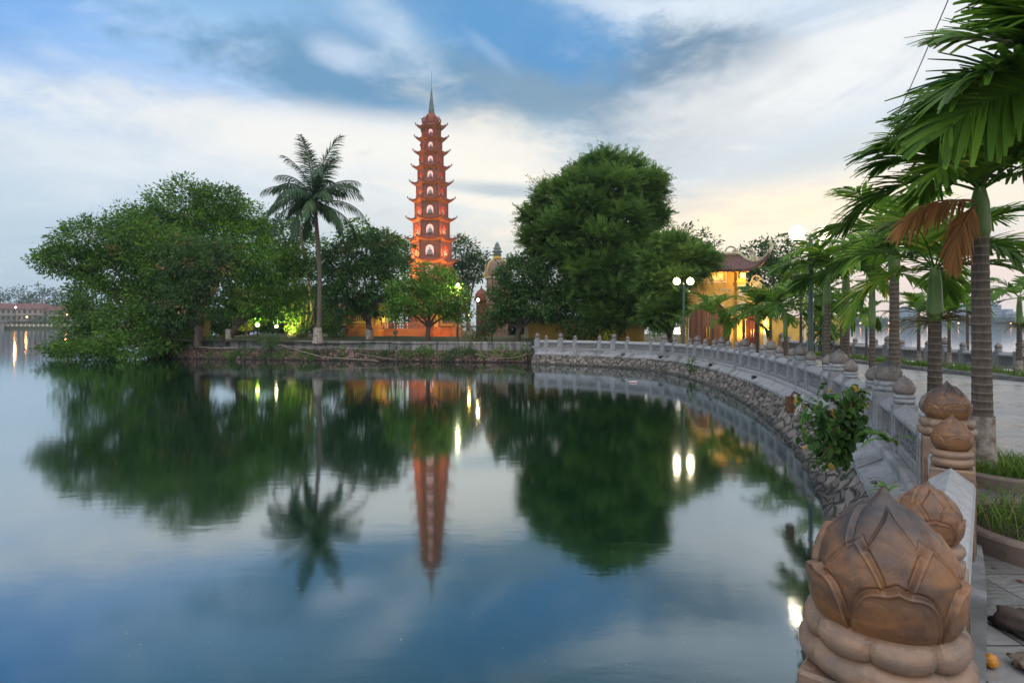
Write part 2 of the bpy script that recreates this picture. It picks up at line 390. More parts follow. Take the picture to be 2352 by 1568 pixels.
# ---------------------------------------------------------------- rubble walls
def rubble_mat(name, c1, c2, gap, sc_=3.2):
    m, nt, b = base_mat(name)
    tc = new(nt, 'ShaderNodeTexCoord')
    wn = new(nt, 'ShaderNodeTexNoise'); wn.inputs['Scale'].default_value = 2.5; nt.links.new(tc.outputs['Object'], wn.inputs[0])
    ad = new(nt, 'ShaderNodeMixRGB', blend_type='ADD'); ad.inputs[0].default_value = .35; nt.links.new(tc.outputs['Object'], ad.inputs[1]); nt.links.new(wn.outputs['Color'], ad.inputs[2])
    mp = new(nt, 'ShaderNodeMapping'); mp.inputs['Scale'].default_value = (1,1,1.5); nt.links.new(ad.outputs[0], mp.inputs[0])
    v1 = new(nt, 'ShaderNodeTexVoronoi', feature='DISTANCE_TO_EDGE'); v1.inputs['Scale'].default_value = sc_; nt.links.new(mp.outputs[0], v1.inputs['Vector'])
    v2 = new(nt, 'ShaderNodeTexVoronoi', feature='F1'); v2.inputs['Scale'].default_value = sc_; nt.links.new(mp.outputs[0], v2.inputs['Vector'])
    hs = new(nt, 'ShaderNodeSeparateXYZ'); nt.links.new(v2.outputs['Color'], hs.inputs[0])
    c = mixc(nt, V(nt, hs.outputs[0]), c1, c2)
    n = nz(nt, tc.outputs['Object'], 9, 7, .7)
    c = mixc(nt, sstep(nt, n, .45, .7, 0, .6), c, tuple(q*.35 for q in c1[:3])+(1,))
    e = sstep(nt, v1.outputs['Distance'], .01, .10)
    c = mixc(nt, e, gap, c)
    nm = nz(nt, tc.outputs['Object'], 1.1, 4, .6)
    c = mixc(nt, sstep(nt, nm, .52, .68, 0, .55), c, (.03,.045,.02,1))      # moss
    sp = new(nt, 'ShaderNodeSeparateXYZ'); nt.links.new(tc.outputs['Object'], sp.inputs[0])
    c = mixc(nt, sstep(nt, V(nt, sp.outputs[2]) + (n-.5)*.12, .14, .02, 0, .8), c, (.018,.018,.015,1))   # wet tide mark
    nt.links.new(c, b.inputs['Base Color']); b.inputs['Roughness'].default_value = .85
    bm = new(nt, 'ShaderNodeBump'); bm.inputs['Strength'].default_value = .9; bm.inputs['Distance'].default_value = .05
    link(nt, sstep(nt, v1.outputs['Distance'], 0, .16) + n*.35, bm.inputs['Height']); nt.links.new(bm.outputs[0], b.inputs['Normal'])
    return m
M['rubble'] = rubble_mat('grey_rubble_stone', (.20,.17,.15), (.075,.066,.062), (.008,.008,.007))
M['rubble_pink'] = rubble_mat('pinkish_rubble_stone', (.25,.155,.12), (.085,.058,.046), (.008,.007,.006), 3.6)
def profile_strip(name, mt, parent, S0, S1, n, prof, amp=0., smooth=True, sub=1):
    """sweep a profile [(offset to lake, z)] along the promenade edge"""
    pr = []
    for (a, b) in zip(prof[:-1], prof[1:]):
        for k in range(sub): t = k/sub; pr.append((a[0]+(b[0]-a[0])*t, a[1]+(b[1]-a[1])*t))
    pr.append(prof[-1]); vs = []; fs = []; m = len(pr)
    for s in np.linspace(S0, S1, n):
        p, t, nn = at(s)
        for j, (o, z) in enumerate(pr):
            q = p + nn*o + Vector((0,0,z))
            if amp and 0 < j < m-1:
                d, _ = mnoise.voronoi(Vector((q.x*3.4, q.y*3.4, q.z*5)))
                q = q + (nn*.8+Vector((0,0,.5)))*amp*(min(1,(d[1]-d[0])*2.2) - .5 + .4*mnoise.noise(q*9))
            vs.append(q)
    for i in range(n-1):
        for j in range(m-1): a = i*m+j; fs.append((a, a+1, a+m+1, a+m))
    return MB().add(vs, fs).build(name, mt, parent, smooth=smooth)
rw = empty('retaining_wall', (0,0,0), label='curved rubble stone bank with a pale sloping stone skirt under the carved balustrade', cat='retaining wall')
M['skirt'] = simple('pale_skirt_slab', (.36,.365,.37), (.24,.245,.25), 2.2, .7, .4, 30)
def skirt_mat():
    m, nt, b = base_mat('pale_skirt_slabs')
    tc = new(nt, 'ShaderNodeTexCoord'); n = nz(nt, tc.outputs['Object'], 3.1, 7, .65); n2 = nz(nt, tc.outputs['Object'], 22, 4, .6)
    c = mixc(nt, sstep(nt, n, .45, .75), (.235,.24,.255,1), (.085,.087,.09,1)); c = mixc(nt, sstep(nt, n2, .5, .75, 0, .5), c, (.06,.06,.055,1)); n4 = nz(nt, tc.outputs['Object'], 1.1, 5, .6); c = mixc(nt, sstep(nt, n4, .5, .66, 0, .7), c, (.05,.055,.045,1))
    nt.links.new(c, b.inputs['Base Color']); b.inputs['Roughness'].default_value = .65
    bm = new(nt, 'ShaderNodeBump'); bm.inputs['Strength'].default_value = .3; bm.inputs['Distance'].default_value = .01; link(nt, n2, bm.inputs['Height']); nt.links.new(bm.outputs[0], b.inputs['Normal'])
    return m
M['skirt'] = skirt_mat()
s0, s1 = 0.3, SEND+.6
profile_strip('stone_bank', M['rubble'], rw, s0, 14, 420, [(.33,GZ-.16),(.43,GZ-.26),(.80,.02),(.9,-.3)], .085, sub=5)
profile_strip('stone_bank', M['rubble'], rw, 13.98, s1, 420, [(.33,GZ-.16),(.43,GZ-.26),(.80,.02),(.9,-.3)], .07, sub=4)
# skirt slabs with open joints, one slab per 1.15 m
mb = MB(); s = s0
rnd = random.Random(3)
while s < s1 - .3:
    e = min(s + 1.1 + rnd.uniform(-.1,.25), s1); dz = rnd.uniform(-.012,.012); k = 5
    vs = []
    for q in np.linspace(s+.008, e-.008, k):
        p, t, nn = at(q)
        for (o, z) in ((.17,GZ-.05+dz),(.46,GZ-.20+dz),(.46,GZ-.27+dz),(.17,GZ-.12+dz)): vs.append(p+nn*o+Vector((0,0,z)))
    fs = [(0,1,2,3),((k-1)*4+3,(k-1)*4+2,(k-1)*4+1,(k-1)*4)]
    for i in range(k-1):
        for j in range(4): a = i*4+j; b = i*4+(j+1)%4; fs.append((a,a+4,b+4,b))
    mb.add(vs, fs); s = e
mb.build('skirt', M['skirt'], rw)
profile_strip('ledge', M['skirt'], rw, s0, s1, 260, [(-.16,GZ+.05),(.165,GZ+.05),(.2,GZ+.02),(.2,GZ-.1)], smooth=False)

# ---------------------------------------------------------------- lotus buds and balustrades
PROF = [(0,.30),(.03,.37),(.08,.42),(.18,.475),(.32,.5),(.46,.495),(.58,.455),(.68,.395),(.78,.30),(.86,.205),(.94,.095),(1,.004)]
def bud_mesh(name, W, H, nt_, nv, mt, N=5):
    pv = np.array([p[0] for p in PROF]); pr = np.array([p[1] for p in PROF])
    th = np.linspace(0, 2*PI, nt_, endpoint=False); v = np.linspace(0, 1, nv)
    TH, VV = np.meshgrid(th, v)
    sm = lambda x: np.clip(x,0,1)**2*(3-2*np.clip(x,0,1))
    fine = np.interp(np.linspace(0,1,200), pv, pr); ker = np.ones(9)/9
    fine2 = np.convolve(np.pad(fine,4,'edge'), ker, 'valid')
    r = np.interp(VV, np.linspace(0,1,200), fine2)
    off = np.zeros_like(r)
    Tp = np.full_like(r, -.2)
    for (lo, hi, ph, th_, ex) in ((.02,.42,0,.026,5.),(.20,.66,.5,.026,1.9),(.44,.84,0,.026,1.7)):
        u = ((TH + PI/2)/(2*PI)*N + ph + .5) % 1.0 * 2 - 1
        au = np.abs(u)
        T = lo + (hi-lo)*((1-au**ex)**.8) + .03*np.maximum(0, 1-au/.25)**1.3
        T = np.maximum(T, Tp+.001); vis = sm((VV-Tp)/.012+.5)*(np.abs(T-Tp) > .004)
        gT = np.gradient(T, axis=1)/(2*PI/nt_)/.46
        d = (T - VV)/np.sqrt(1+gT**2)
        off += 1.0*th_*sm(d/.018+.5)
        off += .010*vis*np.exp(-((d-.012)/.013)**2)               # rolled lip
        off += .006*vis*np.exp(-((d-.01)/.03)**2)*np.exp(-(au/.15)**2)                # tip pulled outwards
        off -= .012*vis*np.exp(-((d+.014)/.012)**2)                                 # shadow line outside the edge
        off += .006*sm(d/.2)*(1-au**2)                                          # bulge
        Tp = T
    off *= 1.12
    fade = sm(VV/.06)*sm((1-VV)/.08)
    r = (r + (off-.045)*fade)*W
    x = r*np.cos(TH); y = r*np.sin(TH); z = VV*H
    verts = np.stack([x,y,z], -1).reshape(-1,3)
    I, J = np.meshgrid(np.arange(nv-1), np.arange(nt_), indexing='ij')
    a = I*nt_+J; b = I*nt_+(J+1)%nt_
    faces = np.stack([a,b,b+nt_,a+nt_], -1).reshape(-1,4)
    o = np_mesh(name, verts, faces, mt, None, smooth=True)
    return o
def stone_mat(name, c1, c2, dark, top):
    m, nt, b = base_mat(name)
    tc = new(nt, 'ShaderNodeTexCoord'); sp = new(nt, 'ShaderNodeSeparateXYZ'); nt.links.new(tc.outputs['Object'], sp.inputs[0])
    n = nz(nt, tc.outputs['Object'], 9, 7, .65); n2 = nz(nt, tc.outputs['Object'], 60, 4, .6)
    mp = new(nt, 'ShaderNodeMapping'); mp.inputs['Scale'].default_value = (1,.6,4.5); mp.inputs['Rotation'].default_value = (0,.3,.4); nt.links.new(tc.outputs['Object'], mp.inputs[0])
    n3 = nz(nt, mp.outputs[0], 5, 4, .5, .6)
    c = mixc(nt, sstep(nt, n3, .4, .6), c1, c2)
    vein = sstep(nt, (n3-.54)._m('ABSOLUTE'), .006, .0, 0, .35); c = mixc(nt, vein, c, tuple(min(1,q*1.9) for q in c1[:3])+(1,))
    c = mixc(nt, sstep(nt, n, .42, .72, 0, .7), c, dark)
    z = V(nt, sp.outputs[2])
    c = mixc(nt, sstep(nt, z + (n-.5)*.22, top*.42, top*.95, 0, .85), c, dark)   # soot and lichen settled on the crown
    nt.links.new(c, b.inputs['Base Color'])
    link(nt, sstep(nt, n2, .3, .7, .34, .58), b.inputs['Roughness'])
    bm = new(nt, 'ShaderNodeBump'); bm.inputs['Strength'].default_value = .35; bm.inputs['Distance'].default_value = .004
    link(nt, n2*1.3+n*1.2, bm.inputs['Height']); nt.links.new(bm.outputs[0], b.inputs['Normal'])
    return m
M['bud_brown'] = stone_mat('brown_weathered_sandstone', (.165,.070,.022,1), (.095,.043,.017,1), (.016,.016,.020,1), .30)
M['bud_grey'] = stone_mat('grey_brown_lotus_stone', (.165,.138,.12,1), (.115,.10,.093,1), (.045,.048,.053,1), .30)
M['post_brown'] = stone_mat('tan_post_stone', (.21,.125,.075,1), (.14,.09,.062,1), (.07,.06,.052,1), 3.)
M['post_grey'] = stone_mat('grey_post_stone', (.235,.24,.255,1), (.185,.19,.2,1), (.085,.088,.09,1), 3.)
def relief_mat():
    m, nt, b = base_mat('carved_relief_stone')
    tc = new(nt, 'ShaderNodeTexCoord'); n = nz(nt, tc.outputs['Object'], 4, 6, .6)
    v = new(nt, 'ShaderNodeTexVoronoi', feature='DISTANCE_TO_EDGE'); v.inputs['Scale'].default_value = 13
    wn = new(nt, 'ShaderNodeTexNoise'); wn.inputs['Scale'].default_value = 7; nt.links.new(tc.outputs['Object'], wn.inputs[0])
    ad = new(nt, 'ShaderNodeMixRGB', blend_type='ADD'); ad.inputs[0].default_value = .25; nt.links.new(tc.outputs['Object'], ad.inputs[1]); nt.links.new(wn.outputs['Color'], ad.inputs[2])
    nt.links.new(ad.outputs[0], v.inputs['Vector'])
    e = sstep(nt, v.outputs['Distance'], .0, .12)
    c = mixc(nt, e, (.06,.06,.062,1), (.20,.203,.21,1)); c = mixc(nt, sstep(nt, n, .45, .75, 0, .6), c, (.10,.095,.09,1))
    nt.links.new(c, b.inputs['Base Color']); b.inputs['Roughness'].default_value = .8
    bm = new(nt, 'ShaderNodeBump'); bm.inputs['Strength'].default_value = 1.; bm.inputs['Distance'].default_value = .03; link(nt, e, bm.inputs['Height']); nt.links.new(bm.outputs[0], b.inputs['Normal'])
    return m
M['relief'] = relief_mat()
BUD = {}
def collar_mb(W, petals=False):
    mb = MB()
    prof = [(.44*W,0),(.52*W,.012),(.56*W,.03),(.56*W,.045),(.50*W,.056),(.485*W,.062),(.53*W,.068),(.56*W,.08),(.555*W,.094),(.50*W,.106),(.40*W,.112),(.2*W,.114)]
    if not petals: return mb.lathe(prof, n=40)
    n = 120; vs = []; fs = []; z0 = 0
    prof = [(.50*W,-.005),(.60*W,.006),(.655*W,.022),(.66*W,.042),(.60*W,.060),(.565*W,.064),(.60*W,.072),(.63*W,.092),(.60*W,.116),(.52*W,.132),(.40*W,.138),(.1*W,.139)]
    for i, (r, z) in enumerate(prof):
        for k in range(n):
            a = 2*PI*k/n; u = abs(((k/n*8) % 1)*2-1)
            rr = r*(1 + .012*(1-u**2.5) - .03*max(0,(u-.90)/.10)) if 0 < i < 10 else r
            vs.append((rr*math.cos(a), rr*math.sin(a), z + (.012*(u**2) if 2 < i < 9 else 0)))
    for i in range(len(prof)-1):
        for k in range(n): a = i*n+k; b = i*n+(k+1)%n; fs.append((a,b,b+n,a+n))
    fs.append(tuple(range(n-1,-1,-1))); fs.append(tuple(range((len(prof)-1)*n,len(prof)*n)))
    return mb.add(vs, fs)
def shaft_mb(w, h):
    mb = MB(); a = w/2
    mb.box(-a,-a,0,a,a,h,.008)
    # raised carved frames on the four faces
    for k in range(4):
        c, s_ = math.cos(k*PI/2), math.sin(k*PI/2); f = MB()
        t = .006; b0, b1 = .16*w, .22*w
        for (x0,z0,x1,z1) in ((-a+b0,.08,-a+b1,h-.08),(a-b1,.08,a-b0,h-.08),(-a+b1,.08,a-b1,.08+.05*w),(-a+b1,h-.08-.05*w,a-b1,h-.08)):
            f.box(x0,-a-t,z0,x1,-a-.0004,z1)
        mb.add([(x*c-y*s_, x*s_+y*c, z) for x,y,z in f.v], f.f)
    return mb
def proto(kind, fine, tone):
    key = (kind, fine, tone)
    if key in BUD: return BUD[key]
    L = kind == 'large'
    W, H = (.285,.30) if L else (.205,.222)
    nt_, nv = ((520,260) if fine == 2 else (120,72) if fine == 1 else (50,36))
    b = bud_mesh('lotus_bud', W, H, nt_, nv, M['bud_brown'] if tone else M['bud_grey'])
    c = collar_mb(W, petals=(L and fine > 0)).build('collar', M['post_brown'] if tone else M['post_grey'], smooth=True, ang=50)
    sh = shaft_mb(.32 if L else .235, .655 if L else .60).build('post', M['post_brown'] if tone else M['post_grey'])
    for o in (b, c, sh): col.objects.unlink(o)
    BUD[key] = (b, c, sh); return BUD[key]
def put_post(parent, kind, fine, tone, p, ang, z=GZ):
    b, c, sh = proto(kind, fine, tone); L = kind == 'large'
    o = sh.copy(); col.objects.link(o); o.parent = parent; o.location = (p.x, p.y, z); o.rotation_euler = (0,0,ang)
    o2 = c.copy(); col.objects.link(o2); o2.parent = o; o2.location = (0,0,.655 if L else .60)
    o3 = b.copy(); col.objects.link(o3); o3.parent = o; o3.location = (0,0,(.655+.118) if L else (.60+.106))
    if L and fine == 2: o3.scale = (1.09,1.09,1.17); o3.rotation_euler = (0,0,R(-22)-ang); o3.location = (0,0,.748)
    return o
COPE = {}
def put_panel(parent, p0, p1, w0, w1, cream=False, z=GZ, tone=0):
    d = (p1-p0); L = d.length - w0/2 - w1/2; d.normalize(); c = p0 + d*(w0/2); ang = math.atan2(d.y, d.x)
    h = .12
    pn = MB()
    pn.box(.0,-.05,z+.0,L,.05,z+.50).build  # core
    o = MB().box(.003,-.05,.17,L-.003,.05,.47).build('carved_panel', M['relief'], parent)
    o.location = (c.x, c.y, z); o.rotation_euler = (0,0,ang)
    fr = MB().box(.003,-.085,.06,L-.003,.085,.165,.008)
    for (x0,x1) in ((.003,.05),(L-.05,L-.003)): fr.box(x0,-.068,.1652,x1,.068,.4698)
    fr.box(.05,-.068,.43,L-.05,.068,.4699)
    f = fr.build('panel_frame', M['post_grey'], o)
    cp = MB(); A = .118
    sec = [(-A,.47),(-A-.006,.50),(-A+.006,.528),(0,.612),(A-.006,.528),(A+.006,.50),(A,.47)]
    vs = [(x,y,zz) for x in (.002,L-.002) for (y,zz) in sec]; n = len(sec)
    cp.add(vs, [tuple(range(n)), tuple(range(2*n-1,n-1,-1))]+[(i,i+n,(i+1)%n+n,(i+1)%n) for i in range(n)])
    cp.build('coping', M['coping'], o)
M['coping'] = simple('pale_coping_stone', (.26,.265,.28), (.19,.195,.205), 14, .6, .35, 45)
bal = empty('stone_balustrade', (0,0,0), label='long curved grey stone balustrade with lotus bud posts along the water edge', cat='balustrade')
posts = []
for n_, i in enumerate(LARGE_I):
    s = ctrl_s(i); first = (i == 3)
    sp_ = .95
    posts.append((s, 'large'))
    if i != 3: posts.append((s-sp_, 'small'))
    else: posts.append((s-sp_, 'small'))
    posts.append((s+sp_, 'small'))
posts.append((ctrl_s(15)-.16, 'large'))
posts = [q for q in sorted(posts) if q[0] > .2]
# far end: keep the last small post clear of the end post
prev = None
for s, kind in posts:
    p, t, nn = at(s); dist = p.y
    fine = 2 if dist < 2.8 else 1 if dist < 12 else 0
    put_post(bal, kind, fine, 1 if dist < 5.2 else 0, p, math.atan2(t.y, t.x))
    if prev is not None:
        w_ = {'large': .32, 'small': .235}
        put_panel(bal, prev[0], p, w_[prev[1]], w_[kind])
    prev = (p, kind)
# balustrade on the far side of the promenade
bal2 = empty('stone_balustrade', (0,0,0), label='straight grey lotus post balustrade on the far side of the promenade, open lake behind', cat='balustrade')
ys = []; y = 19.2
while y > 8: y -= 3.4
while y < 37:
    ys += [(y,'large'),(y-.92,'small'),(y+.92,'small')]; y += 3.42
prev = None
for y, kind in sorted(ys):
    p = Vector((16.45, y, 0)); put_post(bal2, kind, 0, 0, p, PI/2)
    if prev is not None: put_panel(bal2, prev[0], p, *({'large': .32, 'small': .235}[k] for k in (prev[1], kind)))
    prev = (p, kind)
# island quay wall: plastered band over pinkish rubble
qw = empty('quay_wall', (0,0,0), label='low island quay wall, stained plaster band above pinkish rubble at the waterline', cat='wall')
q0, q1 = Vector((1.25,36.95,0)), Vector((-23.4,41.6,0)); qd = (q1-q0).normalized(); qn = Vector((-qd.y,qd.x,0)); qn = -qn if qn.y > 0 else qn
def quay(name, mt, prof, amp, n=240):
    vs = []; fs = []; m = len(prof)
    for i in range(n):
        t = i/(n-1); p = q0.lerp(q1, t) + qn*(.35*math.sin(t*PI))
        for j, (o, z) in enumerate(prof):
            q = p + qn*o + Vector((0,0,z)); 
            if amp: q = q + qn*amp*mnoise.noise(q*2.3)
            vs.append(q)
    for i in range(n-1):
        for j in range(m-1): a = i*m+j; fs.append((a,a+1,a+m+1,a+m))
    return MB().add(vs, fs).build(name, mt, qw)
quay('plaster_band', M['plaster'], [(-.35,1.0),(-.35,1.27),(.02,1.26),(.03,1.22),(.07,.72),(-.05,.71)], .03)
quay('rubble_base', M['rubble_pink'], [(-.02,.74),(.08,.72),(.14,.5),(.2,.25),(.26,.05),(.3,-.3)], .12)
MB().add([q1+qn*.3+Vector((0,0,-.3)), q1+qn*.02+Vector((0,0,1.26)), q1-qn*6+Vector((-3,0,1.2)), q1-qn*6+Vector((-3,0,-.3))], [(0,1,2,3)]).build('end_wall', M['rubble_pink'], qw)
# ---------------------------------------------------------------- pagoda
def arch_pts(w, h, n=10, z0=0.):
    """outline of a round-headed opening, from bottom right over the top to bottom left"""
    r = w/2; pts = [(r, z0)]
    for k in range(n+1): a = PI*k/n; pts.append((r*math.cos(a), z0+h-r*1.15+r*1.15*math.sin(a)))
    pts.append((-r, z0)); return pts
def arch_face(mb, W, H, w, h, z0, M3, y=0.):
    """wall face W x H with an arched opening; M3 maps (x, y, z) of the face to 3D"""
    a = arch_pts(w, h, 10, z0); n = len(a); outer = []
    for (x, z) in a:
        if z <= z0+1e-6: outer.append((W/2 if x > 0 else -W/2, z0))
        else:
            ang = math.atan2(z-(z0+h*.5), x); 
            tx = (W/2)/max(1e-6, abs(math.cos(ang))); tz = (H-(z0+h*.5))/max(1e-6, math.sin(ang)) if math.sin(ang) > 0 else 1e9
            k = min(tx, tz); outer.append((k*math.cos(ang), max(z0, z0+h*.5+k*math.sin(ang))))
    # keep the two top corners
    for side in (1,-1):
        i = min(range(n), key=lambda q: (outer[q][0]-side*W/2)**2+(outer[q][1]-H)**2); outer[i] = (side*W/2, H)
    vs = [M3(x, y, z) for x, z in a]+[M3(x, y, z) for x, z in outer]
    fs = [(i, n+i, n+i+1, i+1) for i in range(n-1)]
    b = len(vs); vs += [M3(-W/2,y,0), M3(W/2,y,0), M3(W/2,y,z0), M3(-W/2,y,z0)]; fs.append((b,b+1,b+2,b+3))
    mb.add(vs, fs)
def statue_mb(h):
    k = h; mb = MB()
    mb.lathe([(.40*k,0),(.44*k,.05*k),(.36*k,.10*k),(.42*k,.14*k),(.40*k,.17*k)], n=14)               # lotus seat
    mb.lathe([(.36*k,.17*k),(.38*k,.22*k),(.30*k,.30*k),(.21*k,.36*k),(.20*k,.50*k),(.24*k,.58*k),(.19*k,.66*k),(.08*k,.70*k),(.065*k,.73*k)], n=14)
    for sx in (-1,1):
        mb.tube([(sx*.21*k,0,.61*k),(sx*.27*k,-.06*k,.45*k),(sx*.12*k,-.24*k,.34*k),(0,-.27*k,.33*k)], [.07*k,.065*k,.05*k,.045*k], 7)
        mb.tube([(sx*.12*k,-.05*k,.24*k),(sx*.34*k,-.16*k,.23*k),(sx*.02*k,-.30*k,.22*k)], [.1*k,.1*k,.06*k], 7)
    mb.sphere((0,-.01*k,.83*k), .105*k, 12, 9, 1.2); mb.sphere((0,.0,.955*k), .045*k, 8, 6)
    return mb
PGX, PGY = (991-1176)*76/F, 76.
pm = .0509*1.0  # metres per full pixel at that distance
zf = lambda yfull: CAMZ + (813-yfull)*pm
pag = empty('pagoda', (PGX, PGY, 1.3), rz=R(2), label='tall slender red brick pagoda with many upturned roofs and a grey needle spire', cat='pagoda')
EAVE = [(705,3.55),(655,3.41),(601,3.26),(552,3.13),(504,2.93),(462,2.67),(422,2.46),(385,2.25),(350,2.07),(320,1.94)]
BODY = [2.75,2.62,2.48,2.22,2.03,1.85,1.67,1.46,1.29,1.14]      # body radius under each eave
HX = [(math.cos(k*PI/3), math.sin(k*PI/3)) for k in range(6)]
pz = lambda y: zf(y) - 1.3
def hexring(r): return [(r*x, r*y) for x, y in HX]
def roof_mb(Rin, zin, Rout, zout, lift, th=.16, n=10, m=5):
    mb = MB(); vs = []; fs = []
    cols = 6*n
    def pt(c, j, dz=0.):
        k, f = divmod(c, n); f = f/n; s = 2*f-1; a = HX[k % 6]; b = HX[(k+1) % 6]
        dx, dy = a[0]+(b[0]-a[0])*f, a[1]+(b[1]-a[1])*f
        t = j/m; w = abs(s)**2.6
        r = Rin + (Rout*(.86+.14*w) - Rin)*t
        z = zin + (zout-zin)*(1-(1-t)**1.7) + lift*w*t**2.2
        return (dx*r, dy*r, z+dz)
    for j in range(m+1):
        for c in range(cols): vs.append(pt(c, j))
    for j in (m, 0):
        for c in range(cols): 
            x, y, z = pt(c, j); q = .97 if j == m else 1.; vs.append((x*q, y*q, z-th if j == m else zin-.32*(zin-zout)-th*1.6))
    for j in range(m):
        for c in range(cols): a = j*cols+c; b = j*cols+(c+1)%cols; fs.append((a,b,b+cols,a+cols))
    top = mb.add(vs, fs)
    return mb, cols, m
def add_tier(i):
    ye, We = EAVE[i]; R_b = BODY[i]
    ze = pz(ye)
    zb = pz(EAVE[i-1][0]) + .30 if i > 0 else 2.2
    zt = ze + .02
    s = R_b; apo = R_b*math.cos(PI/6); H = zt - zb
    wl = MB(); fr = MB(); nicheA = MB(); nicheB = MB(); sts = []
    nw = s*.40; nh = min(H*.62, s*.5); z0 = H*.16
    for k in range(6):
        a0 = PI/3*k + PI/6; ca, sa = math.cos(a0), math.sin(a0)
        def M3(x, y, z, ca=ca, sa=sa): return (ca*(apo+y) - sa*x, sa*(apo+y) + ca*x, zb+z)
        arch_face(wl, s, H, nw, nh, z0, M3)
        # reveal and back of the niche
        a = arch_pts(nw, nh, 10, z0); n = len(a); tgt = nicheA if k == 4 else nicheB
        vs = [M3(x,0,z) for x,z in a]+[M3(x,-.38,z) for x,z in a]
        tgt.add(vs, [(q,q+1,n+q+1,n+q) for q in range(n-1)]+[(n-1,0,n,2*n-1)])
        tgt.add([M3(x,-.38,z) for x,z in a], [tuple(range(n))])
        # proud arch trim
        o = arch_pts(nw*1.22, nh*1.08, 10, z0); vs = []
        for yy in (.0,.05):
            vs += [M3(x,yy,z) for x,z in a]+[M3(x,yy,z) for x,z in o]
        fs = []
        for q in range(n-1): fs += [(2*n+q,2*n+q+1,3*n+q+1,3*n+q),(n+q,n+q+1,3*n+q+1,3*n+q),(q,2*n+q,2*n+q+1,q+1)]
        fr.add(vs, fs)
        # corner pilaster
        cx, cy = R_b*math.cos(PI/3*k), R_b*math.sin(PI/3*k)
        fr.lathe([(.085*s**.5,0),(.085*s**.5,H)], (cx,cy,zb), 8)
        sts.append((k, M3(0,-.17,z0), a0))
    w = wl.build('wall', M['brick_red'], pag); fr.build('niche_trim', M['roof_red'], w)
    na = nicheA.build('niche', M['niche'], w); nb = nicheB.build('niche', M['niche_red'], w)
    for k, p, a0 in sts:
        if k in (3,4,5):
            st = statue_mb(nh*.78).build('statue', M['statue'], w, smooth=True); st.location = p; st.rotation_euler = (0,0,a0+PI/2)
    # roof and its ochre soffit
    Rin = (BODY[i+1] if i < 9 else 1.0)*1.03
    zin = ze + .34 if i < 9 else ze + .42
    mb, cols, m = roof_mb(Rin, zin, We, ze, .34)
    base = (m)*cols
    lo = (m+1)*cols; ino = (m+2)*cols
    fs = []
    for c in range(cols): d = (c+1)%cols; fs.append((base+c, base+d, lo+d, lo+c))
    mb.f += fs
    # ribs on the six hips with curled tips
    for k in range(6):
        pts = []
        for t in np.linspace(0,1,7):
            r = Rin + (We-Rin)*t; z = zin+(ze-zin)*(1-(1-t)**1.7)+.34*t**2.2+.04; pts.append((HX[k][0]*r, HX[k][1]*r, z))
        hx, hy = HX[k]
        pts += [(hx*(We+.10),hy*(We+.10),ze+.44),(hx*(We+.14),hy*(We+.14),ze+.56),(hx*(We+.06),hy*(We+.06),ze+.62),(hx*(We-.02),hy*(We-.02),ze+.57)]
        mb.tube(pts, [.07]*8+[.06,.045,.03], 6)
        for q in (.62,.8): 
            r = Rin+(We-Rin)*q; z = zin+(ze-zin)*(1-(1-q)**1.7)+.34*q**2.2
            mb.tube([(hx*r,hy*r,z+.05),(hx*(r+.05),hy*(r+.05),z+.18),(hx*(r-.04),hy*(r-.04),z+.25)], [.05,.045,.02], 5)
    rf = mb.build('roof', M['roof_red'], pag, ang=40, smooth=True)
    sf = MB(); vs = []
    for j, q in ((0,.962),(1,None)):
        for c in range(cols):
            if j == 0: x, y, z = mb.v[lo+c]; vs.append((x*.999,y*.999,z+.01))
            else:
                k, f = divmod(c, cols//6); f = f/(cols//6); a = HX[k]; b = HX[(k+1)%6]
                vs.append(((a[0]+(b[0]-a[0])*f)*R_b*.99, (a[1]+(b[1]-a[1])*f)*R_b*.99, ze-.34))
    sf.add(vs, [(c,(c+1)%cols,cols+(c+1)%cols,cols+c) for c in range(cols)])
    sf.build('soffit', M['eave_ochre'], rf)
for i in range(10): add_tier(i)
# lowest storey and plinth
MB().prism(hexring(3.0), 0, 2.25).prism(hexring(3.5), -.4, .5).build('plinth', M['brick_red'], pag)
# crowning dome and needle
zt = pz(320)+.4
dm = MB().lathe([(1.02,0),(1.06,.25),(.95,.7),(.72,1.05),(.42,1.3),(.40,1.42)], (0,0,zt), 12)
for k in range(6):
    hx, hy = HX[k]; dm.tube([(hx*1.08,hy*1.08,zt+.1),(hx*1.16,hy*1.16,zt+.5),(hx*1.02,hy*1.02,zt+.8),(hx*.9,hy*.9,zt+.95),(hx*.98,hy*.98,zt+1.1)], [.12,.1,.09,.06,.03], 6)
dm.build('dome', M['roof_red'], pag, ang=40, smooth=True)
M['spire'] = simple('grey_green_spire', (.17,.20,.19), (.10,.12,.115), 3, .6)
sp_ = MB(); prof = []; z0 = zt+1.42; z1 = pz(222)
for k in range(14):
    t = k/14; r = .38*(1-t)+.05*t; z = z0+(z1-z0)*t; dz = (z1-z0)/14
    prof += [(r*1.06,z),(r*1.1,z+dz*.35),(r*.88,z+dz*.5),(r*.86,z+dz*.95)]
prof.append((.045,z1)); sp_.lathe(prof, n=12); sp_.tube([(0,0,z1),(0,0,pz(180))], [.04,.018], 6)
sp_.build('spire', M['spire'], pag)
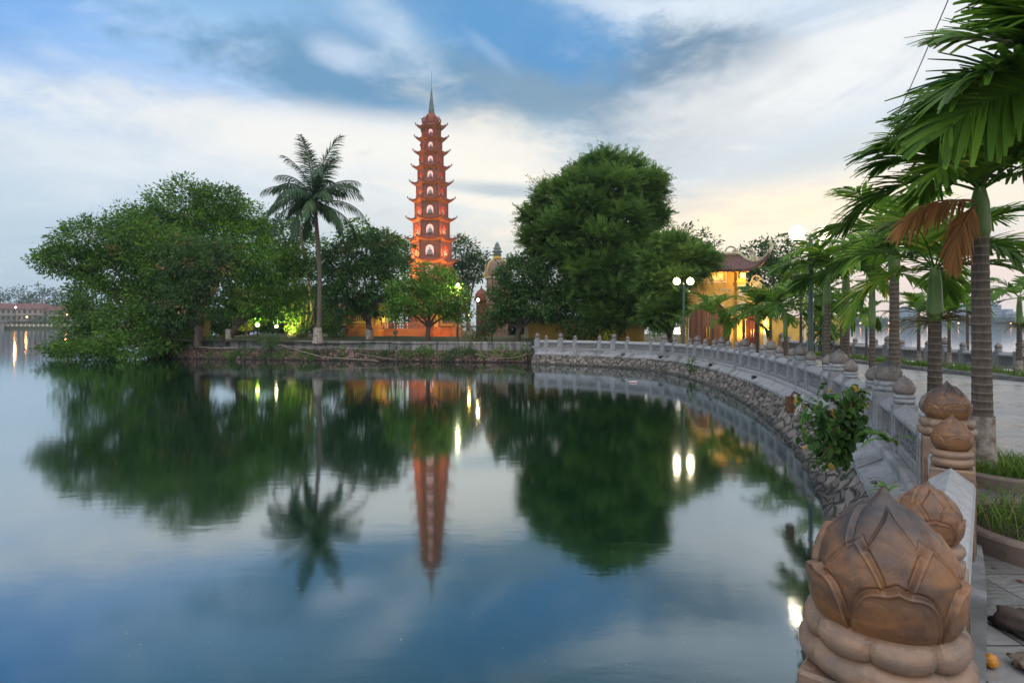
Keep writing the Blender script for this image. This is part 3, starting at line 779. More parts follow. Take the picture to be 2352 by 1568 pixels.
# up-lights under the eaves of the lower storeys
def lamp(name, kind, loc, energy, color, parent=None, size=.1, spot=None, rot=None, blend=.6):
    l = bpy.data.lights.new(name, kind); l.energy = energy; l.color = color[:3]
    if kind != 'SUN': l.shadow_soft_size = size
    if kind == 'SPOT': l.spot_size = R(spot); l.spot_blend = blend
    o = bpy.data.objects.new(name, l); col.objects.link(o); o.location = loc; o.parent = parent
    if rot is not None:
        d = (Vector(rot)-Vector(loc)).normalized(); o.rotation_euler = d.to_track_quat('-Z','Y').to_euler()
    return o
OR = (1,.40,.10)
for i, e in ((1,300),(2,260),(3,170),(4,80),(5,40),(6,22),(7,14),(8,10)):
    zb = pz(EAVE[i-1][0]) + .62
    for a in (195, 228, 318):
        r = BODY[i] + .55
        lamp('eave_lamp', 'SPOT', (r*math.cos(R(a)), r*math.sin(R(a)), zb), e*(.6 if a == 318 else 1)*1.5, OR, pag, .08, 150, (r*.3*math.cos(R(a)), r*.3*math.sin(R(a)), zb+1.9), .9)
lamp('eave_lamp', 'SPOT', (-1.6,-3.5,pz(705)+.5), 400, OR, pag, .08, 150, (-1.6*.3,-1,pz(705)+.5+2), .9); lamp('eave_lamp', 'SPOT', (2.0,-3.4,pz(705)+.5), 400, OR, pag, .08, 150, (2.0*.3,-1,pz(705)+.5+2), .9)
lamp('eave_lamp', 'SPOT', (-2.4,-4.2,2.6), 600, OR, pag, .08, 150, (-2.4*.3,-1,2.6+2), .9); lamp('eave_lamp', 'SPOT', (2.4,-4.2,2.6), 600, OR, pag, .08, 150, (2.4*.3,-1,2.6+2), .9)

# ---------------------------------------------------------------- bell-shaped stupa beside it
def stupa(px, d, base_z, k, label):
    c = P(px, 747, d); st = empty('brick_stupa', (c.x, d, base_z), rz=R(8), label=label, cat='stupa')
    H = CAMZ + (747-555)*d/F - base_z      # full height
    h_ = lambda y: CAMZ + (747-y)*d/F - base_z
    w = 22*d/F*k
    M.setdefault('brick_pale', brick_mat('weathered_brick', (.22,.12,.09), (.17,.10,.08), (.24,.20,.17), 1, .3, .1, bump=.3))
    b = MB().box(-w*1.02,-w*1.02,0,w*1.02,w*1.02,h_(640)).build('tower', M['brick_pale'], st)
    MB().box(-w*1.16,-w*1.16,h_(672),w*1.16,w*1.16,h_(668)).box(-w*1.16,-w*1.16,h_(641),w*1.16,w*1.16,h_(636)).build('cornice', M['ridge'], st)
    dome = MB(); pr = [(w*1.12,h_(636)),(w*1.15,h_(628)),(w*1.08,h_(616)),(w*.92,h_(606)),(w*.62,h_(599)),(w*.4,h_(597))]
    vs = []; fs = []
    for r, z in pr: vs += [(-r,-r,z),(r,-r,z),(r,r,z),(-r,r,z)]
    for i in range(len(pr)-1):
        for q in range(4): a = i*4+q; e = i*4+(q+1)%4; fs.append((a,e,e+4,a+4))
    dome.add(vs, fs).build('dome', M['brick_pale'], st)
    rb = MB()
    for sx, sy in ((-1,-1),(1,-1),(1,1),(-1,1)):
        rb.tube([(sx*w*1.3,sy*w*1.3,h_(626)),(sx*w*1.22,sy*w*1.22,h_(634))]+[(sx*r,sy*r,z) for r, z in pr], .05, 6)
    rb.build('dome_rib', M['yellow_wall'], st)
    MB().lathe([(.42*w,h_(597)),(.5*w,h_(594)),(.42*w,h_(590)),(.36*w,h_(588))], n=14).build('neck', M['yellow_wall'], st)
    z = [h_(588), h_(555)]; f = MB(); pr = []
    for q, (r, t) in enumerate(((.36,0),(.46,.06),(.30,.16),(.46,.24),(.50,.32),(.28,.42),(.38,.5),(.34,.58),(.2,.66),(.27,.72),(.16,.8),(.18,.86),(.08,.92),(.03,1))): pr.append((r*w*1.1, z[0]+(z[1]-z[0])*t))
    f.lathe(pr, n=14).build('finial', M['spire'], st, smooth=True)
    return st
stupa(1142, 48, 1.2, 1.0, 'weathered brick stupa with ribbed dome and stacked finial, right of the tall pagoda')
# little red-roofed pavilion tower beside it
def small_tower():
    c = P(1106, 747, 50); t = empty('shrine_tower', (c.x, 50, 1.2), label='small square shrine tower with curved red cap beside the brick stupa', cat='shrine')
    h = lambda y: CAMZ+(747-y)*50/F-1.2
    MB().box(-.42,-.42,0,.42,.42,h(690)).build('wall', M['brick_red'], t)
    vs = []; fs = []; pr = [(.62,h(691)),(.56,h(686)),(.48,h(676)),(.3,h(668)),(.1,h(664)),(.02,h(656))]
    for r, z in pr: vs += [(-r,-r,z),(r,-r,z),(r,r,z),(-r,r,z)]
    for i in range(5):
        for q in range(4): a = i*4+q; e = i*4+(q+1)%4; fs.append((a,e,e+4,a+4))
    MB().add(vs, fs).build('roof', M['roof_red'], t)
small_tower()

# ---------------------------------------------------------------- shrines behind the quay wall
def shrine(name, label, x0, x1, y0, y1, d, depth, wall, win=None):
    a = P(x0, y0, d); b = P(x1, y1, d); zb = 1.05; z1 = a.z; cx = (a.x+b.x)/2; W = (b.x-a.x)/2
    s = empty(name, (cx, d, zb), label=label, cat='shrine'); H = z1-zb
    body = MB().box(-W,-0,H*.42,W,depth,H).build('wall', wall, s)
    st = MB()
    for q, (o, za, zc) in enumerate(((.28,0,H*.10),(.18,H*.10,H*.28),(.26,H*.28,H*.35),(.12,H*.35,H*.40),(.2,H*.40,H*.46))): st.box(-W-o,-o,za+.001*q,W+o,depth+o,zc)
    st.build('plinth', M['eave_ochre'], s)
    for sx in (-1,1): MB().box(sx*W-.16,-.1,H*.46,sx*W+.16,.15,H).build('corner_pilaster', M['yellow_wall'], s)
    if win:
        f = MB(); ww = W*.42; za, zc = H*.56, H*.95
        for (p0,p1,p2,p3) in ((-ww-.14,za-.14,ww+.14,za),(-ww-.14,zc,ww+.14,zc+.1),(-ww-.14,za,-ww,zc),(ww,za,ww+.14,zc)): f.box(p0,-.1,p1,p2,.02,p3)
        fo = f.build('window', M['yellow_wall'], s)
        bars = MB()
        for k in range(7): x = -ww+2*ww*(k+.5)/7; bars.tube([(x,-.03,za),(x,-.03,zc)], .03, 6)
        bars.build('bar', M['ridge'], fo); MB().box(-ww,.0,za,ww,.01,zc).build('recess_shade', M['black'], fo)  # flat black sheet in place of the shaded window opening
    rf = MB(); o = .5
    vs = [(-W-o,-o,H-.05),(W+o,-o,H-.05),(W+o,depth+o,H-.05),(-W-o,depth+o,H-.05),(-W*.55,depth/2,H+1.0),(W*.55,depth/2,H+1.0),
          (-W-o,-o,H-.18),(W+o,-o,H-.18),(W+o,depth+o,H-.18),(-W-o,depth+o,H-.18)]
    rf.add(vs, [(0,1,5,4),(1,2,5),(2,3,4,5),(3,0,4),(6,9,8,7),(0,6,7,1),(1,7,8,2),(2,8,9,3),(3,9,6,0)]).build('roof', M['roof_red'], s)
    return s
M['ochre_brick'] = brick_mat('ochre_brick', (.34,.15,.06), (.26,.11,.05), (.30,.2,.1), 1, .36, .11, bump=.3)
shrine('brick_shrine', 'ochre shrine with stepped plinth and barred window behind the quay wall, beside the leaning trunk', 797, 868, 700, 786, 45, 3, M['ochre_brick'], True)
shrine('brick_shrine', 'small brick shrine with framed window behind the quay wall, near the railings', 1002, 1052, 712, 786, 46, 3, M['brick_pale'], True)
pw = empty('courtyard_wall', (P(935,747,46).x, 46, 1.05), label='low reddish courtyard wall glowing under orange lamps behind the quay', cat='wall')
MB().box(-2.3,0,0,2.3,.3,1.0).build('wall', M['brick_red'], pw)
mb = MB(); 
for k in range(24): mb.box(-2.25+k*.195,.1,1.0,-2.18+k*.195,.2,1.35)
mb.box(-2.3,.06,1.35,2.3,.24,1.45).build('coping_bars', M['roof_red'], pw)
rl = empty('metal_railing', (P(1064,747,45).x, 45, 1.1), label='short run of orange lit vertical railings beside the brick shrine', cat='railing')
mb = MB()
for k in range(12): mb.tube([(-.75+k*.14,0,0),(-.75+k*.14,0,1.5)], .018, 6)
mb.tube([(-.8,0,.25),(.85,0,.25)], .02, 6).tube([(-.8,0,1.35),(.85,0,1.35)], .02, 6).build('bars', M['ridge'], rl)
# warm lamps in the temple court
for (x, d, z, e, c, tx, tz) in ((835,43.2,1.35,700,(1,.5,.12),835,3.0),(905,44.0,1.4,750,(1,.25,.08),905,2.4),(975,43.6,1.4,1300,(1,.33,.10),985,3.4),(1010,43.6,1.4,700,(1,.36,.10),1025,3.4),(1058,43.4,1.4,600,(1,.42,.1),1060,3.2)):
    q = P(x,747,d); lamp('court_lamp', 'SPOT', (q.x,d,z), e, c, None, .08, 150, (P(tx,747,46).x, 46.5, tz), .8)
# ---------------------------------------------------------------- yellow boundary wall, temple gate
def box_thing(name, label, cat, c, rz, boxes):
    t = empty(name, c, rz, label, cat)
    for nm, mt, bs in boxes:
        mb = MB()
        for b in bs: mb.box(*b)
        mb.build(nm, mt, t)
    return t
cw = P(1262, 747, 41)
box_thing('boundary_wall', 'plain yellow boundary wall ending at a pale pillar, left of the dark bush', 'wall', (cw.x, 41, .9), 0,
    [('wall', M['yellow_wall'], [(-1.45,0,0,6.5,.3,2.0)]), ('coping', M['ridge'], [(-1.5,-.06,2.0,6.5,.36,2.1)]), ('pillar', M['cream'], [(-1.72,-.08,0,-1.45,.38,2.15)])])
cw = P(1790, 747, 36)
box_thing('boundary_wall', 'plain yellow boundary wall with pale post, right of the temple gate behind the palms', 'wall', (cw.x+1.6, 36.5, .8), 0,
    [('wall', M['yellow_wall'], [(-2,0,0,2.6,.3,1.9)]), ('coping', M['ridge'], [(-2,-.06,1.9,2.6,.36,2.0)]), ('pillar', M['cream'], [(-.15,-.06,0,.05,-.002,1.9),(.12,-.05,0,.2,-.002,1.9)])])
GD = 34.
gx = P(1630, 747, GD).x
gate = empty('temple_gate', (gx, GD, GZ), rz=R(-3), label='yellow temple gate with arched wooden doors under a tiled roof with upswept corners', cat='gate')
gp = lambda x: (x-1630)*GD/F            # reference px -> local x
gz = lambda y: CAMZ+(747-y)*GD/F-GZ     # reference px -> local z
xl, xr = gp(1575), gp(1682)
wl = MB()
W = xr-xl; cxm = (xl+xr)/2
arch_face(wl, W, gz(655), W*.86, gz(690), .0, lambda x,y,z: (cxm+x, y, z))
wl.box(xl,.002,gz(655)+.002,xr+.02,1.2,gz(612)).box(xl-.02,.01,0,xl+.001,1.2,gz(655)).build('wall', M['yellow_wall'], gate)
# arch trim
a = arch_pts(W*.86, gz(690), 16, 0); o = arch_pts(W*.90, gz(688)+.02, 16, 0); n = len(a)
tr = MB().add([(cxm+x,-.05,z) for x,z in a]+[(cxm+x,-.05,z) for x,z in o]+[(cxm+x,.03,z) for x,z in a]+[(cxm+x,.03,z) for x,z in o],
    [(i,i+1,n+i+1,n+i) for i in range(n-1)]+[(i,2*n+i,2*n+i+1,i+1) for i in range(n-1)]+[(n+i,n+i+1,3*n+i+1,3*n+i) for i in range(n-1)])
tr.build('arch_trim', M['cream'], gate)
a = arch_pts(W*.86, gz(690), 16, 0)
dr = MB().add([(cxm+x,.28,z) for x,z in a], [tuple(range(n))]).add([(cxm+x,.28,z) for x,z in a]+[(cxm+x,0,z) for x,z in a], [(i,i+1,n+i+1,n+i) for i in range(n-1)])
for k in range(-3,4):
    h = gz(690)-.25-abs(k)*.14*abs(k)*.5
    dr.box(cxm+k*.31-.012,.255,.05,cxm+k*.31+.012,.279,h)
dr = dr.build('door', M['door_wood'], gate)
MB().box(cxm-.01,.24,.02,cxm+.01,.28,gz(695)).tube([(cxm-.1,.2,.75),(cxm-.1,.2,1.35)],.02,6).tube([(cxm+.1,.2,.75),(cxm+.1,.2,1.35)],.02,6).box(cxm-.12,.21,.7,cxm-.06,.279,1.42).box(cxm+.06,.21,.7,cxm+.12,.279,1.42).build('handle', M['brass'], dr)
# stucco scrolls in the spandrels
sc_ = MB()
rnd = random.Random(5)
for sx in (-1,1):
    for k in range(7):
        bx = cxm+sx*(W*.5-.16); bz = gz(662)-.12
        x, z = bx - sx*(k*.17 if k < 4 else .02), bz - (0 if k < 4 else (k-3)*.2)
        pts = [(x+.07*math.cos(t)*(1-t/9), -.03, z+.07*math.sin(t)*(1-t/9)) for t in np.linspace(0,7,14)]
        sc_.tube(pts, .018, 5)
sc_.build('stucco_scroll', M['cream'], gate)
# frieze panel over the arch
MB().box(gp(1598),-.04,gz(650),gp(1668),.0015,gz(646)).box(gp(1598),-.04,gz(625),gp(1668),.0015,gz(622)).box(gp(1598),-.04,gz(646),gp(1598)+.06,.0015,gz(625)).box(gp(1668)-.06,-.04,gz(646),gp(1668),.0015,gz(625)).build('frieze_frame', M['cream'], gate)
MB().box(gp(1608),-.025,gz(644),gp(1660),.0012,gz(628)).build('frieze', M['cream'], gate)
# pillar with capitals
pl = MB(); x0, x1 = gp(1688), gp(1708)
pl.box(x0,-.28,0,x1,.3,gz(620)).box(x0-.1,-.38,gz(614)-.32,x1+.1,.4,gz(614)-.2).box(x0-.16,-.44,gz(614)-.2,x1+.16,.46,gz(614)-.1).box(x0-.05,-.33,.0,x1+.05,.35,.28).box(x0-.05,-.33,gz(650),x1+.05,.35,gz(647)).box(x0-.05,-.33,gz(735),x1+.05,.35,gz(731))
pl.box(xr+.001,.0,0,x0-.001,.5,gz(612)).build('pillar', M['yellow_wall'], gate)
MB().box(x0+.09,-.31,gz(725),x1-.09,-.279,gz(693)).build('pillar_panel', M['cream'], gate)
MB().box(x0+.09,-.31,gz(680),x1-.09,-.279,gz(656)).build('pillar_panel', M['cream'], gate)
MB().box(x0+.1,-.5,gz(640),x1-.1,-.1,gz(628)).build('pillar_block', M['cream'], gate)
# side door and second pillar with lamp-lit wall
sd = MB().box(gp(1712),.1,0,gp(1742),.2,gz(702))
for k in range(4): x = gp(1714)+k*.18; sd.box(x,.08,.1,x+.12,.099,1.0).box(x,.08,1.1,x+.12,.099,gz(708))
sd = sd.build('side_door', M['door_red'], gate)
MB().tube([(gp(1727)-.07,.05,.8),(gp(1727)-.07,.05,1.3)],.018,6).tube([(gp(1727)+.07,.05,.8),(gp(1727)+.07,.05,1.3)],.018,6).build('handle', M['brass'], sd)
MB().box(gp(1709),.0,gz(702)+.01,gp(1746),.5,gz(668)).box(gp(1743),-.06,0,gp(1762),.5,gz(668)).box(gp(1705),-.1,gz(668)+.002,gp(1766),.6,gz(662)).build('side_wall', M['yellow_wall'], gate)
MB().box(gp(1749),-.1,.2,gp(1757),-.058,gz(685)).build('wall_panel', M['cream'], gate)
# dragon-headed scroll on the side wall
def scroll(mb, x, y, z, k, flip=1):
    for cx, cz, r in ((0,.55,.30),(.28,.42,.2),(-.22,.3,.2),(.1,.2,.22)):
        pts = [(x+flip*k*(cx+r*math.cos(t)), y, z+k*(cz+r*math.sin(t))) for t in np.linspace(0,5.2,14)]
        mb.tube(pts, .055*k, 6)
    mb.tube([(x-flip*.5*k,y,z),(x-flip*.2*k,y,z+.12*k),(x+flip*.35*k,y,z+.08*k)], [.08*k,.12*k,.07*k], 6)
    return mb
so_ = scroll(MB(), gp(1738), .2, gz(662), .85); so_.build('scroll_finial', M['ridge'], gate)
# main roof with sweeping corners
ra, rb_ = gp(1520), gp(1752); ridge_z, eave_z = gz(583), gz(622)
yc = .6; Dp = 1.55
def roof_pt(u, v):      # u in [-1,1] along, v in [-1 (front eave), 1 (back eave)]
    au = abs(u); av = abs(v)
    x = ra+(rb_-ra)*(u+1)/2
    hip = 1-min(1, max(0, (au-.60)/.40))            # ridge only over the middle
    base = eave_z + (ridge_z-eave_z)*(1-av**.85)*(hip**.8)
    up = .95*max(0,(au-.45)/.55)**2.6*(.35+.65*av**1.2)
    return (x, yc+v*Dp*(1-.04*au), base+up)
nu, nv = 44, 12; vs = []; fs = []
for j in range(nv+1):
    for i in range(nu+1): vs.append(roof_pt(-1+2*i/nu, -1+2*j/nv))
for j in range(nv):
    for i in range(nu): a_ = j*(nu+1)+i; fs.append((a_,a_+1,a_+nu+2,a_+nu+1))
def tile_mat():
    m, nt, b = base_mat('dark_red_roof_tiles')
    tc = new(nt, 'ShaderNodeTexCoord'); n = nz(nt, tc.outputs['Object'], 3, 6, .6)
    wv = new(nt, 'ShaderNodeTexWave', wave_type='BANDS', bands_direction='X'); wv.inputs['Scale'].default_value = 2.2; nt.links.new(tc.outputs['Object'], wv.inputs['Vector'])
    wy = new(nt, 'ShaderNodeTexWave', wave_type='BANDS', bands_direction='Z'); wy.inputs['Scale'].default_value = 3.; nt.links.new(tc.outputs['Object'], wy.inputs['Vector'])
    nt.links.new(mixc(nt, sstep(nt, n, .4, .7), (.085,.030,.024,1), (.045,.022,.02,1)), b.inputs['Base Color']); b.inputs['Roughness'].default_value = .7
    bm = new(nt, 'ShaderNodeBump'); bm.inputs['Strength'].default_value = .7; bm.inputs['Distance'].default_value = .04; link(nt, V(nt, wv.outputs['Fac'])+V(nt, wy.outputs['Fac'])*.4, bm.inputs['Height']); nt.links.new(bm.outputs[0], b.inputs['Normal'])
    return m
M['tiles'] = tile_mat()
rf = MB().add(vs, fs).build('roof', M['tiles'], gate, smooth=True)
vs2 = [(x, y+(.06 if y < yc else -.06), z-.14) for x,y,z in vs]
MB().add(vs2, [f[::-1] for f in fs]).build('soffit', M['yellow_wall'], rf, smooth=True)
eb = MB()
for i in range(2*nu):
    x, y, z = roof_pt(-1+i/nu, -1); eb.tube([(x,y-.03,z-.02),(x,y+.05,z-.01)], .045, 6)
ed = [roof_pt(-1+2*i/nu, -1) for i in range(nu+1)]; eb.tube([(x,y+.03,z-.09) for x,y,z in ed], .05, 5)
eb.build('eave_tiles', M['tiles'], rf)
rg = MB()
mid = [roof_pt(u, 0) for u in np.linspace(-.62,.62,9)]; rg.tube([(x,y,z+.08) for x,y,z in mid], .11, 6)
for su in (-1,1):
    for sv in (-1,1):
        pts = [Vector(roof_pt(su*(.60+.40*t), sv*t**1.15)) + Vector((0,0,.07)) for t in np.linspace(0,1,10)]
        rg.tube(pts, .085, 6)
        tip = pts[-1]; rg.tube([tip, tip+Vector((su*.10,0,.22)), tip+Vector((su*.02,0,.42)), tip+Vector((-su*.14,0,.40))], [.09,.10,.12,.04], 6)
        for q in (.45,.62): 
            b_ = pts[int(q*9)]; rg.tube([b_, b_+Vector((su*.08,0,.18)), b_+Vector((-su*.06,0,.34))], [.1,.13,.03], 6)
scroll(rg, gp(1685), yc, gz(598), 1.0); scroll(rg, gp(1590), yc, gz(598), 1.0, -1)
rg.build('ridge', M['ridge'], rf)
# warm strip lights below the eave and at the foot of the pillars
def glight(px, py, dy, e, c=(1,.55,.12), s=.1): lamp('gate_lamp', 'SPOT', (gp(px), dy, gz(py)), e*1.8, c, gate, .06, 160, (gp(px), .9, gz(py)+(.9 if py > 690 else .55)), .9)
glight(1640, 630, -.55, 40); glight(1600, 630, -.55, 30); glight(1695, 640, -.95, 45); glight(1725, 655, -.5, 22)
glight(1698, 765, -.75, 55); glight(1757, 755, -.5, 75, (1,.66,.2)); glight(1718, 765, -.6, 10)
glight(1640, 700, -1.6, 12)

# ---------------------------------------------------------------- far shores
M['far_wall'] = simple('cream_render', (.22,.21,.18), (.17,.16,.14), .2, .8)
M['far_roof'] = simple('terracotta_roof', (.12,.05,.04), (.09,.04,.035), .3, .8)
M['far_dark'] = simple('dark_window', (.03,.035,.04), None, 1, .3)
M['far_tower'] = simple('hazed_tower_render', (.22,.26,.31), (.18,.21,.26), .02, .8)  # blue of the distant haze put into the colour
M['quay'] = simple('concrete_quay', (.22,.22,.21), (.14,.14,.14), .3, .8)
FD = 330.
def sprism(name, x0, x1, d0, d1, z1, mt):
    o = MB().box(x0, d0, -.8, x1, d1, z1).build(name, mt); tag(o, kind='structure'); return o
sprism('far_bank', -420, -150, FD, FD+160, 1.6, M['ground'])
sprism('far_shore', -200, 1390, 800, 1180, 2.0, M['ground'])
def far_house(x0, x1, yb, yr, ye, label, d=FD+14):
    a = P(x0, yb, d); b = P(x1, ye, d); H = b.z-1.6; W = b.x-a.x; rz_ = P(0, yr, d).z-1.6
    h = empty('lakeside_house', (a.x, d, 1.6), label=label, cat='house')
    MB().box(0,0,0,W,12,H).build('wall', M['far_wall'], h)
    vs = [(-.9,-1.2,H),(W+.9,-1.2,H),(W+.9,13.2,H),(-.9,13.2,H),(3.,6,rz_),(W-3.,6,rz_)]
    r = MB().add(vs, [(0,1,5,4),(1,2,5),(2,3,4,5),(3,0,4),(0,3,2,1)]).build('roof', M['far_roof'], h)
    for k in range(3): MB().box(W*(.25+.25*k)-.5,4.5,rz_-2.2,W*(.25+.25*k)+.5,5.9,rz_+.8).build('chimney', M['far_wall'], r)
    fl = max(2, round(H/3.6)); n = max(3, round(W/3.2))
    for f in range(fl):
        z = H*(f+.25)/fl
        for k in range(n):
            x = W*(k+.5)/n; w = MB().box(x-.7,-.12,z,x+.7,-.01,z+H/fl*.55).build('window', M['far_dark'], h)
        MB().box(-.3,-.7,H*(f+1)/fl-.35,W+.3,-.015,H*(f+1)/fl-.1).build('balcony', M['far_wall'], h)
    return h
far_house(-60, 100, 742, 696, 709, 'long cream lakeside house with red hipped roof, partly cut by the frame')
far_house(108, 190, 742, 699, 713, 'second cream lakeside house with red roof and balconies, beside the big leafy tree')
kb = P(-10, 747, FD-4)
box_thing('boathouse', 'low grey boathouse on the water in front of the cream houses', 'building', (kb.x-6, FD-8, 0), 0,
   [('wall', M['quay'], [(-2,0,-.4,9,6,4.2)]), ('roof', M['far_tower'], [(-3,-1,4.2,10,7,4.7)]), ('window', M['far_dark'], [(x,-.06,1.6,x+1.4,-.01,3.6) for x in (-1,1.5,4,6.5)])])
qr = empty('quay_railing', (-300, FD-.3, 1.6), label='pale lakeside railing along the far bank', cat='railing')
mb = MB()
for k in range(60): mb.box(k*2.4,-.12,0,k*2.4+.35,.12,1.4)
mb.box(0,-.05,.9,144,.05,1.05).box(0,-.05,.4,144,.05,.5).build('rail', M['cream'], qr)
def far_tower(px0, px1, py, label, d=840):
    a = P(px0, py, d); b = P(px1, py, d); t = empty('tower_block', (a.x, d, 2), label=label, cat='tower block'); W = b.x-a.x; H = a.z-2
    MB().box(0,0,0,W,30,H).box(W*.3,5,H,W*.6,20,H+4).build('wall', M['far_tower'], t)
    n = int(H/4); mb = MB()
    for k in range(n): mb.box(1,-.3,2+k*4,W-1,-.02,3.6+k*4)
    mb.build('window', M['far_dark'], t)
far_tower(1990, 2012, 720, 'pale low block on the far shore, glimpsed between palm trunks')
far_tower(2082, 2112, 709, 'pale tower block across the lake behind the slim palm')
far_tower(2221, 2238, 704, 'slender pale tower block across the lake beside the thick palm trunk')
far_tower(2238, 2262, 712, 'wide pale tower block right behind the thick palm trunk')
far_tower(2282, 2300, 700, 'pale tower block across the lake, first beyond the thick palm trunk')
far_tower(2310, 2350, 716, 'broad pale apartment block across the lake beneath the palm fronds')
for (x, y, d, e) in ((36,706,FD+6,1600),(62,728,FD+3,500),(154,722,FD+2,900)):
    q = P(x, y, d); lp = empty('street_lamp', (q.x, d, 1.6), label={36:'bright orange street lamp before the red roofed far house',62:'dimmer reddish street lamp low among the far trees',154:'orange street lamp on the far bank half hidden by the big tree'}[x], cat='lamp')
    MB().tube([(0,0,0),(0,0,q.z-1.6)], .1, 6).build('pole', M['black'], lp); MB().sphere((0,0,q.z-1.6), .42, 10, 7).build('lamp_head', emit('sodium_lamp', (1,.38,.12), 40 if x == 36 else 12), lp)
    lamp('sodium_light', 'POINT', (0,-.8,q.z-1.6), e, (1,.35,.1), lp, .4)
for k, x in enumerate((1930,1975,2040,2065,2128,2200,2262,2320)):
    q = P(x, 742 if k % 3 else 738, 800); lp = empty('street_lamp', (q.x, 799, 2), label='tiny orange street lamp on the far shore across the lake', cat='lamp', group='orange lamps along the far shore')
    MB().tube([(0,0,0),(0,0,q.z-2)], .15, 5).build('pole', M['black'], lp); MB().sphere((0,0,q.z-2), .8, 8, 6).build('lamp_head', emit('sodium_lamp_far', (1,.4,.16), 9), lp)
# ---------------------------------------------------------------- foliage
rng = np.random.default_rng(11)
def unit(v): return v/np.maximum(1e-9, np.linalg.norm(v, axis=-1, keepdims=True))
def leaf_quads(c, d, L, W, rng, fold=.25):
    """diamond leaves: centre c, direction d"""
    n = len(c); r = unit(rng.normal(size=(n,3))); s = unit(np.cross(d, r)); up = np.cross(s, d)
    L = L[:,None]; W = W[:,None]
    base = c; tip = c + d*L; a = c + d*L*.42 + s*W*.5 + up*W*fold; b = c + d*L*.42 - s*W*.5 + up*W*fold
    v = np.stack([base, a, tip, b], 1).reshape(-1,3)
    f = np.arange(n*4).reshape(n,4)
    return v, f
def crown_clumps(lobes, per, cr, k, L, W, rng, droop=.35, fill=.62, ragged=.22, spray=0.):
    """lobes: (cx,cy,cz,rx,ry,rz) -> leaves grouped in clumps through the shell of every lobe"""
    Vs, Fs, Ts = [], [], []; off = 0
    for (cx, cy, cz, rx, ry, rz) in lobes:
        area = (rx*rz + rx*ry + ry*rz)/3*4*PI
        n = max(6, int(area*per))
        u = unit(rng.normal(size=(n,3)))
        rad = fill + (1-fill)*rng.random(n)**.45
        wob = 1 + ragged*np.sin(u[:,0]*5+cx)*np.cos(u[:,2]*6+cz) + rng.normal(size=n)*ragged*.35
        cc = np.array([cx,cy,cz]) + u*(rad*wob)[:,None]*np.array([rx,ry,rz])
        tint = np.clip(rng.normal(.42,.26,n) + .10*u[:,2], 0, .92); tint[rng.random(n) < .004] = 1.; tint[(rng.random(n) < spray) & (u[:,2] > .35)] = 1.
        cent = np.repeat(cc, k, 0); uu = np.repeat(u, k, 0); m = len(cent)
        q = rng.normal(size=(m,3))*.5; p = cent + q*cr*np.array([1,1,.72])
        d = unit(uu*.75 + unit(q)*.8 + rng.normal(size=(m,3))*.45 + np.array([0,0,-droop]))
        l = L*(.5+.85*rng.random(m)**1.4); w = W*(.5+.9*rng.random(m))
        v, f = leaf_quads(p, d, l, w, rng); Vs.append(v); Fs.append(f+off); off += len(v)
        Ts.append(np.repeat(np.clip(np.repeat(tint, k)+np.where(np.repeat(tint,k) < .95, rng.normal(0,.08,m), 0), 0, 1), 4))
    return np.concatenate(Vs), np.concatenate(Fs), np.concatenate(Ts)
def lobes_px(l, d, dd=1., sc_=.92):
    out = []
    for q in l:
        x, y, rx, ry = q[:4]; off = q[4] if len(q) > 4 else 0.
        D = d+off; c = P(x, y, D); k = D/F
        out.append((c.x, D, c.z, rx*k*sc_, max(rx,ry)*.8*k*dd*sc_, ry*k*sc_))
    return out
def trunk_mb(base, lobes, r0, fork=.35, nb=None, rnd=random.Random(1)):
    mb = MB(); base = Vector(base); cm = Vector(np.mean([l[:3] for l in lobes], axis=0)); top = base.lerp(cm, .62); top.z = base.z + (cm.z-base.z)*.75
    fk = base.lerp(top, fork) + Vector((rnd.uniform(-.1,.1),0,0))
    mb.tube([base-Vector((0,0,.4)), base, base.lerp(fk,.5)+Vector((rnd.uniform(-.1,.1),0,0)), fk], [r0*1.5, r0*1.15, r0, r0*.9], 10)
    ls = lobes if nb is None else lobes[:nb]
    for l in ls:
        c = Vector(l[:3]); e = fk.lerp(c, .92); m1 = fk.lerp(e, .35)+Vector((0,0,(e.z-fk.z)*.10)); m2 = fk.lerp(e, .7)+Vector((rnd.uniform(-.3,.3),rnd.uniform(-.3,.3),.1))
        mb.tube([fk, m1, m2, e], [r0*.6, r0*.42, r0*.28, r0*.1], 7)
        for q in range(3):
            a = m2.lerp(e, rnd.random()*.6); b = c + Vector((rnd.uniform(-1,1)*l[3],rnd.uniform(-1,1)*l[4],rnd.uniform(-1,1)*l[5]))*.85
            mb.tube([a, a.lerp(b,.5)+Vector((0,0,.1)), b], [r0*.2, r0*.13, r0*.04], 5)
    return mb
